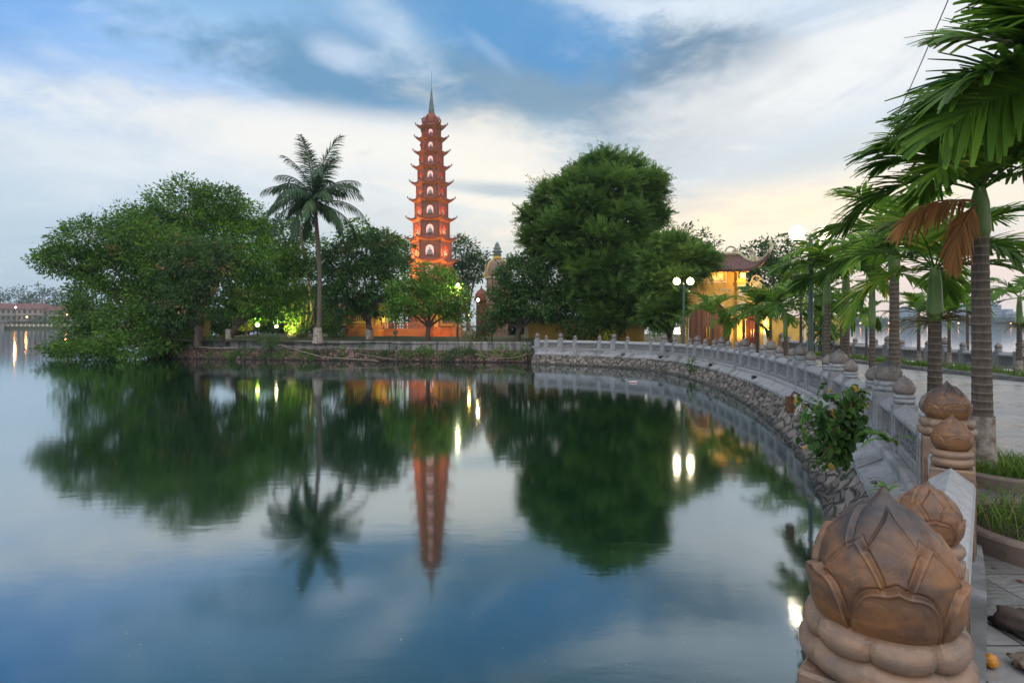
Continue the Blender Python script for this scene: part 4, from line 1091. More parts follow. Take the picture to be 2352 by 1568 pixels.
G = {
 'mid': leaf_mat('mid_green_leaf', (.020,.066,.010,1), (.118,.235,.030,1), (.16,.14,.05,1)),
 'dark': leaf_mat('dark_green_leaf', (.018,.055,.018,1), (.075,.145,.036,1), (.20,.14,.06,1)),
 'bright': leaf_mat('fresh_green_leaf', (.032,.095,.012,1), (.14,.26,.038,1), (.2,.24,.05,1)),
 'feather': leaf_mat('feathery_leaf', (.034,.095,.022,1), (.185,.30,.062,1), (.11,.19,.04,1)),
 'far': leaf_mat('distant_leaf', (.03,.06,.03,1), (.06,.10,.045,1)),
 'yellow': leaf_mat('yellow_lit_leaf', (.06,.12,.02,1), (.20,.26,.04,1), (.35,.3,.05,1)),  # yellow lamplight put into the leaf colour
 'palm': leaf_mat('palm_leaflet', (.020,.070,.012,1), (.15,.27,.025,1), (.30,.30,.04,1), trans=.45, rough=.38),
 'coco': leaf_mat('coconut_leaflet', (.022,.055,.028,1), (.055,.105,.045,1), (.16,.14,.05,1), trans=.2, rough=.4),
 'dead': leaf_mat('dry_palm_leaflet', (.17,.07,.03,1), (.40,.20,.06,1), (.5,.32,.12,1), trans=.3),
 'grass': leaf_mat('grass_blade', (.045,.11,.012,1), (.13,.23,.03,1), (.30,.26,.08,1), trans=.3),
}
def tree(label, base_px, d, lobes, mt, r0=.22, per=3.0, cr=.42, k=26, L=.26, W=.11, droop=.35, seed=0, wash=False, cat='tree', name='tree', basez=None, fill=.72, ragged=.24, fork=.35, nb=None, dd=1., spray=0.):
    rg = np.random.default_rng(100+seed); lb = lobes_px(lobes, d, dd)
    b = P(base_px[0], 747, d); bz = (CAMZ+(747-base_px[1])*d/F) if basez is None else basez
    t = empty(name, (b.x, d, bz), label=label, cat=cat)
    o = Vector((b.x, d, bz)); lb = [(l[0]-o.x, l[1]-o.y, l[2]-o.z, l[3], l[4], l[5]) for l in lb]
    v, f, tt = crown_clumps(lb, per, cr, k, L, W, rg, droop, fill, ragged, spray)
    lim = 6e5
    keep = v.reshape(-1,4,3)[:,:,2].min(1) + o.z > -.25      # nothing deep below the lake surface
    v = v.reshape(-1,4,3)[keep].reshape(-1,3); tt = tt.reshape(-1,4)[keep].ravel(); f = np.arange(len(v)).reshape(-1,4)
    np_mesh('crown', v, f, G[mt], t, tt)
    tr = trunk_mb((0,0,0), lb, r0, fork, nb, random.Random(seed)).build('trunk', M['bark'], t, smooth=True)
    if wash: MB().lathe([(r0*1.6,-.1),(r0*1.36,.1),(r0*1.24,.75)], n=12, cap=False).build('whitewash', M['whitewash'], tr, smooth=True)
    return t
# big spreading tree leaning out over the lake
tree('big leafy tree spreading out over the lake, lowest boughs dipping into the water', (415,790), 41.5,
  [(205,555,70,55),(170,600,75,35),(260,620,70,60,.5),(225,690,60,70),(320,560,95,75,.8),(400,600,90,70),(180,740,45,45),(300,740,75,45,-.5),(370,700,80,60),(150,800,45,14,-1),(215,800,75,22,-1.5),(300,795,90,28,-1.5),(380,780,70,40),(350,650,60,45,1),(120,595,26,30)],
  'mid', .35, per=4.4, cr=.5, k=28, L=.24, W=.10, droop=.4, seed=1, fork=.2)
tree('tall broad crowned tree rising behind the spreading lakeside tree', (470,770), 47,
  [(350,520,70,50),(425,480,85,60),(505,470,60,45,.5),(480,540,90,70),(560,500,48,36),(400,560,80,60),(330,570,60,60),(560,560,60,60)],
  'mid', .35, per=3.6, cr=.55, k=28, L=.27, W=.12, seed=2)
tree('dark mango tree with tan flower sprays behind the quay end', (457,785), 40.3,
  [(455,590,70,50),(425,650,55,70),(500,640,65,60),(450,700,60,45),(520,580,38,38),(400,710,40,50)],
  'dark', .26, per=3.2, k=26, L=.30, W=.10, droop=.7, seed=3, wash=False, spray=.045)
tree('round green mango tree with whitewashed trunk foot behind the quay wall', (527,781), 40.8,
  [(610,610,75,45),(650,645,60,55),(570,640,60,50),(600,690,70,40),(650,700,48,36),(545,690,40,40),(680,600,40,35)],
  'mid', .2, per=3.4, k=26, L=.30, W=.10, droop=.75, seed=4, wash=True)
tree('dark tree standing behind the coconut palm, only its crown showing', (660,770), 52,
  [(650,545,55,45),(700,580,60,50),(620,560,40,40),(690,640,50,50)], 'dark', .25, per=2.2, cr=.6, k=24, L=.34, W=.15, seed=5)
tree('dark mango tree with brownish flower sprays right of the coconut palm', (848,782), 40.5,
  [(835,590,75,50),(870,565,50,36),(790,600,45,50),(900,610,40,50),(830,650,90,50),(790,690,50,36),(870,690,50,34),(760,650,30,50)],
  'dark', .2, per=3.5, k=26, L=.30, W=.10, droop=.75, seed=6, wash=True, spray=.045)
tree('small bright green round headed tree in front of the pagoda', (985,787), 38.6,
  [(985,645,65,36),(940,680,55,36),(1035,680,48,40),(985,690,85,36),(925,715,36,22),(1050,715,36,24),(1000,630,40,24)],
  'bright', .15, per=5.2, cr=.36, k=26, L=.22, W=.085, droop=.5, seed=7, fork=.45)
tree('tall dark tree standing behind the pagoda and the stupa', (1075,770), 84,
  [(1060,580,34,36),(1085,620,34,36),(1050,640,30,40),(1100,600,18,22)], 'dark', .35, per=1.4, cr=.8, k=22, L=.5, W=.2, seed=8)
tree('blue green tree behind, between the mango tree and the pagoda', (900,770), 82,
  [(880,555,40,24),(910,580,30,36),(845,545,26,20)], 'mid', .35, per=1.4, cr=.8, k=22, L=.5, W=.2, seed=9)
tree('small tree with pale new leaves peeping above the dark mango tree', (815,770), 62,
  [(820,525,28,18),(800,545,24,18)], 'mid', .25, per=1.6, cr=.7, k=22, L=.4, W=.17, seed=19)
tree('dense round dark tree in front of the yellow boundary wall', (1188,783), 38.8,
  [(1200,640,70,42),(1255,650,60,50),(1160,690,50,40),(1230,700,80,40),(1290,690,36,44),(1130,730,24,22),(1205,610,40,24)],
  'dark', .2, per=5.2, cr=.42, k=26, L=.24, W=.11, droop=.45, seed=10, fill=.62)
# feathery tamarind-like trees: twigs carrying rows of leaflets
def feather(label, base_px, d, lobes, n_tw, seed, r0=.3, tl=1.0, leaf=.13, basez=1.1, nl=15, sweep=.25):
    rg = np.random.default_rng(500+seed); lb = lobes_px(lobes, d, 1., .72)
    b = P(base_px[0], 747, d); o = np.array([b.x, d, basez]); t = empty('tree', tuple(o), label=label, cat='tree')
    lb = [(l[0]-o[0], l[1]-o[1], l[2]-o[2], l[3], l[4], l[5]) for l in lb]
    A = np.array([l[3]*l[5] for l in lb]); A = A/A.sum(); Vs=[];Ts=[]; tws=[]
    for l, a in zip(lb, A):
        n = int(n_tw*a); u = unit(rg.normal(size=(n,3))); rad = .66+.44*rg.random(n)**.8
        c = np.array(l[:3]) + u*rad[:,None]*np.array(l[3:])
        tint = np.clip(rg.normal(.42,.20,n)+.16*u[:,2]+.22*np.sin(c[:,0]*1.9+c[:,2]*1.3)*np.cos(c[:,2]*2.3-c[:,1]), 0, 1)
        d0 = unit(u*np.array([1,1,.6]) + rg.normal(size=(n,3))*.32 + np.array([0,0,sweep]))
        side = unit(np.cross(d0, np.array([0,0,1.])+rg.normal(size=(n,3))*.3))
        tlx = tl*(.6+.8*rg.random(n)); lg = rg.random(n) < .10; tlx[lg] *= 1.55
        for j in range(nl):
            tt = (j+.5)/nl; pos = c + d0*(tt*tlx)[:,None] + np.array([0,0,-.12])*(tt**2*tlx)[:,None]
            for sg in (-1,1):
                dd_ = unit(side*sg*.9 + d0*.65 + rg.normal(size=(n,3))*.16)
                L = leaf*(1.1-.5*tt)*(.8+.4*rg.random(n)); up = np.cross(dd_, d0)
                s = unit(np.cross(dd_, up))
                W = L*.42
                v = np.stack([pos, pos+dd_*(L*.45)[:,None]+s*(W*.5)[:,None], pos+dd_*L[:,None], pos+dd_*(L*.45)[:,None]-s*(W*.5)[:,None]], 1)
                Vs.append(v.reshape(-1,3)); Ts.append(np.repeat(np.clip(tint+rg.normal(0,.05,n),0,1),4))
    v = np.concatenate(Vs); tt = np.concatenate(Ts); f = np.arange(len(v)).reshape(-1,4)
    np_mesh('crown', v, f, G['feather'], t, tt)
    trunk_mb((0,0,0), lb, r0, .25, None, random.Random(seed)).build('trunk', M['bark'], t, smooth=True)
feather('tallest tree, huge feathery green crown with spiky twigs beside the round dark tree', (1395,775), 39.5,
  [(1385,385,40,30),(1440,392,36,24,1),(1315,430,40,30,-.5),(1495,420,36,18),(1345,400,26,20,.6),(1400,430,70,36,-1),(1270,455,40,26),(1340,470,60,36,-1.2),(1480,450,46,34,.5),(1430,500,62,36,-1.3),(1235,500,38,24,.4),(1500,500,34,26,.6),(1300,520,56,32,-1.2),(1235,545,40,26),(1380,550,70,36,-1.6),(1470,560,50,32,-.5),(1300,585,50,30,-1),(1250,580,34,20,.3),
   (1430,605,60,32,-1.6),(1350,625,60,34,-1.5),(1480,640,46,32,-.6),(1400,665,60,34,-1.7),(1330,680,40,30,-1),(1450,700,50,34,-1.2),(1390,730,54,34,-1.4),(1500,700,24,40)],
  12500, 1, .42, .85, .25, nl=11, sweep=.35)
feather('lower feathery tree behind the twin globe lamp, leaves lit from close by', (1530,775), 33.2,
  [(1540,565,44,26),(1585,590,46,26,-.4),(1515,610,44,30),(1550,640,46,22,-.5),(1615,600,34,20,-.5),(1600,625,24,14),(1505,655,40,26),(1510,715,32,46),(1545,700,26,40,-.3)],
  4600, 2, .2, .62, .19, basez=.85, nl=11)
tree('slim tree behind the temple gate, loose crown against the sunset', (1600,770), 50,
  [(1560,545,40,22),(1620,560,26,26),(1600,590,40,30)], 'dark', .2, per=2.0, cr=.5, k=18, L=.32, W=.13, seed=12, basez=.9, ragged=.4)
tree('broad dark tree behind the temple gate, right of the dragon ridge', (1770,770), 48,
  [(1735,590,45,36),(1790,585,42,36),(1760,640,70,45),(1815,630,40,50),(1710,640,30,40),(1860,650,40,40)], 'dark', .28, per=2.4, cr=.5, k=22, L=.30, W=.14, seed=13, basez=.9, ragged=.3)
tree('small yellow lit tree under the lamp beside the yellow wall', (1865,790), 30,
  [(1880,695,30,26),(1860,720,36,30),(1895,740,26,26)], 'yellow', .12, per=4, cr=.4, k=22, L=.22, W=.11, seed=14, basez=GZ)
tree('rounded dark shrub with red new leaves before the lake, right of the yellow wall', (1905,800), 29,
  [(1905,745,22,26),(1895,770,22,20)], 'dark', .07, per=6, cr=.3, k=22, L=.18, W=.09, seed=15, basez=GZ)
# shrubs on the island
def shrub(label, px, py, rx, ry, d, mt='dark', seed=0, L=.16, W=.075, per=7, basez=None, name='shrub', cat='shrub', cr=.26, extra=()):
    bz = basez if basez is not None else 1.15
    return tree(label, (px, py+ry), d, [(px,py,rx,ry)]+list(extra), mt, .05, per=per, cr=cr, k=20, L=L, W=W, seed=40+seed, name=name, cat=cat, basez=bz, ragged=.3, droop=.3)
shrub('large dark bush at the foot of the feathery tree by the yellow wall', 1345, 745, 48, 38, 37.8, seed=1, extra=((1310,755,26,24),(1400,755,40,24)))
shrub('dark round clipped bush on the quay beside the brick shrine', 1100, 768, 24, 18, 39.5, seed=2)
shrub('loose little tree on the quay left of the round dark tree', 1130, 745, 26, 20, 39.8, 'mid', seed=3, extra=((1150,735,24,18),))
shrub('round bush spilling over the quay wall below the white floodlight', 622, 780, 27, 20, 38.2, 'dark', seed=4, basez=.9, L=.14, W=.05, extra=((620,792,22,14),))
shrub('leafy shrub lit yellow green beside the coconut palm trunk', 690, 740, 26, 30, 41.5, 'bright', seed=5, extra=((755,745,26,26),))
shrub('low dark bushes beside the ochre shrine', 780, 752, 24, 30, 41.5, 'dark', seed=6)
shrub('bush glowing green in front of the green floodlight', 594, 728, 17, 18, 43.2, 'bright', seed=7)
shrub('golden lit bush behind the two thin poles', 565, 735, 18, 24, 45.5, 'yellow', seed=8)
shrub('low shrubs along the island edge near the mango trunk', 500, 775, 26, 9, 41.2, 'mid', seed=9)
shrub('yellow lit bush between the two courtyard shrines', 905, 722, 24, 16, 48, 'yellow', seed=10)
shrub('creeper clump on the quay wall at the balustrade end', 1212, 800, 16, 20, 36.6, 'dark', seed=11, basez=.3, L=.12, W=.06)
wallplants = [(785,806,10,16,37.6),(870,812,26,8,37.5),(975,806,26,14,37.3),(560,808,20,10,38.6),(650,812,16,8,38.2),(1060,808,30,10,37.1),(1150,808,16,12,36.9),(905,800,8,8,37.4),(480,812,10,8,39.6),(735,812,20,5,37.9),(1110,815,12,8,36.9),(830,800,14,12,37.5),(930,812,20,12,37.2),(1020,815,18,9,37.0),(700,815,26,8,38.0),(610,815,22,9,38.3),(530,815,20,9,38.9),(1085,800,12,12,37.0),(1185,815,18,9,36.7)]
for i, (x, y, rx, ry, d) in enumerate(wallplants):
    nm = ['hanging fern clump just left of the leaning mango trunk','low weeds along the foot of the quay wall before the ochre shrine','leafy creeper under the small bright tree trunk','weeds on the quay rubble left of the round bush','weeds on the quay rubble right of the round bush','wide creeper on the quay wall below the railings','upright fern clump on the quay wall near the boundary wall','small fern high on the quay plaster band','small weed near the far end of the quay wall','thin weeds at the waterline under the coconut palm','tiny fern at the waterline left of the balustrade end','dark creeper under the ochre shrine on the quay wall','bushy weed on the quay wall below the courtyard wall','low weed at the waterline below the brick shrine','low weeds at the waterline right below the round bush','weeds at the waterline under the green floodlight','weeds at the waterline below the twin thin poles','dark creeper under the clipped bush on the quay wall','leafy weed at the waterline just before the balustrade'][i]
    shrub(nm, x, y, rx, ry, d-.1, 'dark' if i % 2 else 'mid', seed=60+i, L=.12, W=.05, per=12, basez=.05, name='wall_plant', cat='plant', cr=.16)
# plants rooted in the promenade bank
for i, (x, y, rx, ry, d, lab) in enumerate(((1365,795,9,10,34.4,'small round weed growing on the pale skirt of the balustrade, far end'),(1522,820,7,16,31.5,'tuft growing below the skirt under the tall feathery tree'),(1543,822,9,20,30,'spindly upright plant on the bank below the temple gate'),(1590,838,9,14,26,'yellowish tuft on the rubble bank left of the gate doors'))):
    shrub(lab, x, y, rx, ry, d, ('mid','bright','dark','bright')[i], seed=80+i, L=.13, W=.06, per=14, basez=.2, name='bank_plant', cat='plant', cr=.18)

for i, (x, y, rx, ry, d) in enumerate(((440,735,50,34,60),(540,738,56,32,62),(640,735,56,34,60),(740,730,50,40,63),(700,700,60,40,66),(590,715,50,30,70),(1180,735,50,34,52),(1240,735,50,30,54),(350,740,50,30,58))):
    shrub(('dense dark bush deep in the temple garden, leftmost of the back row','dense dark bush deep in the garden behind the twin thin poles','dense dark bush deep in the garden behind the white floodlight','dark bush in the back of the garden just right of the coconut trunk','taller dark bush in the back of the garden behind the lit stems','dark bush in the back behind the green floodlight','dark bush in the back behind the round dark tree','dark bush in the back behind the yellow boundary wall','dark bush on the island tip behind the spreading lakeside tree')[i], x, y, rx, ry, d, 'dark', seed=90+i, per=7, L=.36, W=.17, cr=.5, basez=1.3, name='garden_bush')
# far wooded bank and shore: masses nobody could count
def woods(name, x0, x1, ytop, d, n, seed, zb, L=1.6):
    rg = np.random.default_rng(seed); a = P(x0, ytop, d); b = P(x1, ytop, d); lb = []
    for i in range(n):
        x = a.x+(b.x-a.x)*(i+.5)/n; h = (a.z-zb)*(.65+.4*rg.random()); w = (b.x-a.x)/n*(.8+.5*rg.random())
        lb.append((x, d+rg.uniform(0,14), zb+h*.5, w, w, h*.52))
    v, f, t = crown_clumps(lb, .06, L*1.6, 16, L, L*.5, rg, .2)
    o = np_mesh(name, v, f, G['far'], None, t); tag(o, kind='stuff'); return o
woods('far_woods', -60, 190, 662, FD+45, 16, 5, 2.)
woods('far_undergrowth', -20, 200, 728, FD+5, 18, 6, 1.6, 1.2)
woods('shore_woods', 1860, 2500, 734, 810, 60, 7, 2., 4.)
shore = None
# ---------------------------------------------------------------- palms
def frond_np(az, el0, Lr, arch, nl, ll, lw, vup, ang0=62, ang1=22, droop=.35, rg=None, seg=3, stalk=.16, cut=False, curl=0., tintm=.5, roll=0.):
    """one pinnate frond; returns verts, faces(quads), tint, and the rachis polyline"""
    N = 14; pts = []; p = np.zeros(3); el = R(el0); h = np.array([math.cos(az), math.sin(az), 0]); sidev = np.array([-math.sin(az), math.cos(az), 0])
    tang = []
    for i in range(N+1):
        pts.append(p.copy()); t = i/N; e = el - R(arch)*t**1.25; dv = h*math.cos(e) + np.array([0,0,1])*math.sin(e) + sidev*curl*t
        dv = dv/np.linalg.norm(dv); tang.append(dv); p = p + dv*Lr/N
    pts = np.array(pts); tang = np.array(tang)
    Vs = []; Fs = []; Ts = []; off = 0
    ft = rg.normal(tintm, .14)
    for j in range(nl):
        t = stalk + (1-stalk)*(j+.5)/nl; fi = t*N; i0 = min(N-1, int(fi)); fr = fi-i0
        c = pts[i0]*(1-fr)+pts[i0+1]*fr; T = tang[i0]; S = unit(np.cross(T, [0,0,1.]) + 1e-6); U = np.cross(S, T)
        if roll: cr_, sr_ = math.cos(R(roll)), math.sin(R(roll)); S, U = S*cr_ + U*sr_, U*cr_ - S*sr_
        q = (t-stalk)/(1-stalk); ang = R(ang0+(ang1-ang0)*q); lf = ll*(math.sin(PI*(.16+.74*q))**.6)
        for sg in (-1,1):
            a = ang + rg.normal()*R(4); l = lf*(.82+.3*rg.random()); vv = R(vup*(1-.5*q) + rg.normal()*6)
            D = T*math.cos(a) + (S*sg*math.cos(vv) + U*math.sin(vv))*math.sin(a); D = D/np.linalg.norm(D)
            B = np.cross(D, U); B = B/np.linalg.norm(B)*sg
            w = lw*(.8+.4*rg.random()); pos = c.copy(); cur = D.copy(); vs = []
            ws = [.55,1.,.85,.42 if cut else .06] if seg == 3 else [.6,1.,.1]
            nrm = np.cross(B, cur); dr = droop*(.7+.6*rg.random())
            for k in range(seg+1):
                wk = w*ws[k]*.5
                vs += [pos - B*wk, pos + nrm*wk*.45, pos + B*wk] if seg == 3 else [pos - B*wk, pos + B*wk]
                cur = cur + np.array([0,0,-dr/seg]); cur = cur/np.linalg.norm(cur); pos = pos + cur*l/seg
            if seg == 3:
                for k in range(seg): a0 = off+k*3; Fs += [(a0,a0+1,a0+4,a0+3),(a0+1,a0+2,a0+5,a0+4)]
            else:
                for k in range(seg): a0 = off+k*2; Fs.append((a0,a0+1,a0+3,a0+2))
            Vs += vs; off += len(vs); tv = min(1, max(0, ft + rg.normal()*.17)); Ts += [tv]*len(vs)
    return np.array(Vs), np.array(Fs), np.array(Ts), pts
def add_frond(parent, mt, top, rach_r, rg, **kw):
    v, f, t, pts = frond_np(rg=rg, **kw); v = v + np.array(top)
    # the stalk: a thin three-sided tube in the same mesh
    mb = MB().tube([tuple(p) for p in pts+np.array(top)], list(np.linspace(rach_r, rach_r*.2, len(pts))), 4, cap=False)
    rv = np.array(mb.v); rf_ = np.array(mb.f) + len(v)
    v = np.concatenate([v, rv]); f = np.concatenate([f, rf_]); t = np.concatenate([t, np.full(len(rv), .35)])
    return np_mesh('frond', v, f, mt, parent, t)
M['ring_trunk'] = None
def ring_trunk_mat():
    m, nt, b = base_mat('ringed_palm_trunk')
    tc = new(nt, 'ShaderNodeTexCoord'); sp = new(nt, 'ShaderNodeSeparateXYZ'); nt.links.new(tc.outputs['Object'], sp.inputs[0])
    n = nz(nt, tc.outputs['Object'], 14, 6, .65); mp = new(nt, 'ShaderNodeMapping'); mp.inputs['Scale'].default_value = (10,10,1.5); nt.links.new(tc.outputs['Object'], mp.inputs[0]); n2 = nz(nt, mp.outputs[0], 5, 4, .6)
    z = V(nt, sp.outputs[2]); nzz = nz(nt, tc.outputs['Object'], 2.2, 3, .5)
    w = ((z + nzz*.07)*(2*PI/.085))._m('SINE')
    c = mixc(nt, sstep(nt, n2, .35, .7), (.085,.062,.045,1), (.045,.034,.026,1))
    c = mixc(nt, sstep(nt, w + n*.5, .95, 1.25, 0, .75), c, (.17,.14,.105,1)); c = mixc(nt, sstep(nt, n, .5, .75, 0, .5), c, (.03,.026,.022,1))
    nt.links.new(c, b.inputs['Base Color']); b.inputs['Roughness'].default_value = .85
    bm = new(nt, 'ShaderNodeBump'); bm.inputs['Strength'].default_value = .7; bm.inputs['Distance'].default_value = .012; link(nt, w*.5+n, bm.inputs['Height']); nt.links.new(bm.outputs[0], b.inputs['Normal'])
    return m
M['ring_trunk'] = ring_trunk_mat()
M['shaft'] = simple('green_crownshaft', (.11,.19,.05), (.07,.11,.03), 3, .4, stretch=(1,1,.3))
M['fibre'] = leaf_mat('flower_stalks', (.15,.10,.03,1), (.22,.20,.05,1))
def areca(label, px, d, h_trunk, seed, nf=9, Lf=1.9, r=.085, ll=.62, lw=.06, fine=False, lean=0., shaft=.5, flower=False, base_z=GZ, elev=(70,15), dead=0, x=None, wash=None, name='areca_palm', group='areca palms planted along the promenade', spin=0., tintm=.5, fronds=None):
    rg = np.random.default_rng(900+seed); X = P(px, 747, d).x if x is None else x
    t = empty(name, (X, d, base_z), label=label, cat='palm', group=group)
    mb = MB(); n = int(h_trunk/.0425); pts = []; rr = []
    for k in range(n+1):
        q = k/n; pts.append((lean*q**1.4, 0, h_trunk*q)); rr.append(r*(1.28-.30*q**.35-.10*q)*(1.03 if k % 2 else .985) + (.03*max(0,1-q*9)))
    tr = mb.tube([(0,0,-.1)]+pts, [rr[0]]+rr, 18 if fine else 10).build('trunk', M['ring_trunk'], t, smooth=True)
    if wash: MB().lathe([(r*1.52+.02,-.02),(r*1.36+.012,.12),(r*1.27,wash*.6),(r*1.22,wash)], n=24, cap=False).build('whitewash', M['whitewash'], tr, smooth=True)
    top = Vector((lean, 0, h_trunk))
    MB().tube([top, top+Vector((lean*.03,0,shaft*.15)), top+Vector((0,0,shaft*.7)), top+Vector((0,0,shaft))], [r*.92, r*1.18, r*.95, r*.55], 16 if fine else 8).build('crownshaft', M['shaft'], t, smooth=True)
    ct = top+Vector((0,0,shaft*.92))
    for k in range(nf):
        az = spin + 2*PI*k*.381966 + rg.normal()*.12; e = elev[0]+(elev[1]-elev[0])*(k/(nf-1))**.9 + rg.normal()*4
        kw = dict(az=az, el0=e, Lr=Lf*(.85+.3*rg.random()), arch=60+35*rg.random(), nl=(40 if fine else 22), ll=ll, lw=lw*(1 if fine else 1.25), vup=28, droop=.55, seg=3 if fine else 2, cut=fine, curl=rg.normal()*.08, tintm=tintm)
        if fronds and k < len(fronds): kw.update(fronds[k])
        add_frond(t, G['palm'], ct, .014, rg, **kw)
    for k in range(dead):
        f = add_frond(t, G['dead'], ct-Vector((0,0,.1)), .016, rg, az=PI+.22+.25*k, el0=2-34*k, Lr=1.0-.25*k, arch=45, nl=26, ll=ll*.75, lw=lw*.6, vup=0, ang0=40, ang1=8, droop=1.0, seg=3, cut=False, roll=45)
        f['label'] = 'dry orange brown frond hanging below the green crown'
    if flower:
        m2 = MB()
        for k in range(60):
            a = rg.random()*2*PI; e = rg.uniform(-.4,.7); L = rg.uniform(.35,.62); dv = Vector((math.cos(a)*math.cos(e), math.sin(a)*math.cos(e), math.sin(e)*.7))
            b0 = top + Vector((0,0,-.02+rg.random()*.1)); m2.tube([b0, b0+dv*L*.6, b0+dv*L+Vector((0,0,-.12))], [.006,.005,.003], 3, cap=False)
        m2.build('flower_stalks', M['fibre'], t)
    return t
# near row, inside the curved balustrade
areca('nearest full palm, thick ringed trunk with whitewashed foot and one dry orange frond', 2257, 5.94, 2.37, 1, nf=14, Lf=1.15, r=.083, ll=.56, lw=.046, fine=True, shaft=.5, dead=2, wash=.60, lean=-.03, elev=(80,28), spin=2.6)
areca('palm cut by the frame whose broad fronds reach in at the upper corner', 2480, 4.15, 2.6, 2, nf=10, Lf=1.05, r=.085, ll=.60, lw=.052, fine=True, shaft=.55, elev=(75,20), spin=PI-.35, x=3.98,
  fronds=[dict(az=PI+.12, el0=6, Lr=1.15, arch=52, roll=52, ll=.58, lw=.056, droop=.5, vup=8), dict(az=PI-.30, el0=52, Lr=.95, arch=50, roll=30, ll=.55), dict(az=PI+.55, el0=50, Lr=.9, arch=70, roll=20, ll=.6)])
areca('palm with olive crownshaft and a ruff of wiry flower stalks below its crown', 2147, 7.75, 1.55, 3, nf=11, Lf=1.4, r=.082, ll=.56, lw=.044, fine=True, shaft=.72, flower=True, elev=(70,12), spin=.4)
areca('tall ringed palm with dark trunk, second beyond the one with the flower ruff', 2054, 11.0, 2.35, 4, nf=11, Lf=1.6, r=.088, shaft=.75, elev=(72,10), spin=1.1)
areca('slim palm with bright green stem above a ringed base', 2003, 13.0, 1.45, 5, nf=8, Lf=1.7, r=.062, shaft=1.2, elev=(70,15), spin=2.)
areca('grey ringed palm beside the dark green lamp post', 1943, 15.2, 2.25, 6, nf=9, Lf=1.9, r=.085, shaft=.8, elev=(72,15), spin=.2)
areca('palm between the dark lamp post and the small yellow lit tree', 1894, 18.6, 1.75, 7, nf=8, Lf=1.7, r=.07, shaft=.8, elev=(70,10), spin=3., group='areca palms planted along the promenade')
areca('green stemmed palm with pale foot before the lit gate side wall', 1804, 19.8, 1.05, 8, nf=8, Lf=1.75, r=.065, shaft=1.0, elev=(70,10), spin=.9, wash=.5)
areca('palm with wide dark fronds before the red side door of the gate', 1738, 23.6, 1.5, 9, nf=9, Lf=1.9, r=.07, shaft=.7, elev=(65,5), spin=1.7)
areca('short palm with drooping fronds before the yellow gate pillar', 1708, 25.6, 1.15, 10, nf=8, Lf=1.4, r=.065, shaft=.7, elev=(50,0), spin=2.2)
areca('upright fan shaped palm before the arched gate doors', 1636, 27.6, 1.3, 11, nf=8, Lf=1.6, r=.07, shaft=.7, elev=(80,25), spin=.7)
areca('thin palm behind the wide fronded palm near the gate lamp glow', 1770, 22.4, 1.5, 12, nf=7, Lf=1.5, r=.05, shaft=.6, elev=(70,10), spin=2.8)
areca('tall palm whose bright fronds fill the space under the big lamp globe', 1900, 13.7, 1.95, 13, nf=9, Lf=1.3, r=.07, shaft=.8, elev=(75,12), spin=1.4)
areca('thin trunked palm just left of the open lake view', 1840, 21.5, 1.9, 23, nf=8, Lf=1.7, r=.05, shaft=.8, elev=(75,12), spin=.5)
# far row along the straight balustrade
areca('slim palm on the far side with a pale foot, left of the olive stemmed palm', 2110, 21.3, 1.3, 14, nf=8, Lf=1.2, r=.06, shaft=.7, elev=(80,20), spin=1., wash=.6, ll=.45)
areca('slim palm on the far side with spiky upright crown, right of the olive stemmed palm', 2180, 19.9, 1.35, 15, nf=8, Lf=1.2, r=.055, shaft=.55, elev=(85,25), spin=2., wash=.6, ll=.45)
areca('palm on the far side at the frame edge with hanging dark fronds', 2341, 17.0, 1.45, 16, nf=8, Lf=1.35, r=.07, shaft=.9, elev=(70,0), spin=.3, wash=.5, flower=True, ll=.5)
areca('far side palm standing between two ringed trunks near the lake end', 1932, 26.3, 1.7, 17, nf=8, Lf=1.3, r=.055, shaft=.6, elev=(70,10), spin=1.5)
areca('far side palm whose crown shows right of the tall ringed palm', 2222, 23.6, 2.0, 18, nf=8, Lf=1.4, r=.055, shaft=.6, elev=(75,10), spin=2.5)
areca('far side palm with crown just above the lake by the slim green stem', 1990, 24.6, 1.3, 24, nf=8, Lf=1.2, r=.05, shaft=.6, elev=(75,10), spin=2.5, ll=.42)
# small palms among the island trees
areca('little palm crown poking above the trees just left of the pagoda', 930, 60, 8.0, 19, nf=9, Lf=1.4, r=.09, shaft=.8, group=None, base_z=1.3, ll=.6, lw=.09)
areca('palm frond tuft above the big trees left of the coconut palm', 722, 44, 9.4, 20, nf=8, Lf=1.6, r=.09, shaft=.8, group=None, base_z=1.3, ll=.6, lw=.09, lean=-1.3)
areca('tiny distant palm crown between the stupa and the feathery tree', 1172, 75, 8.0, 21, nf=9, Lf=1.6, r=.1, shaft=.8, group=None, base_z=1.3, ll=.7, lw=.12)
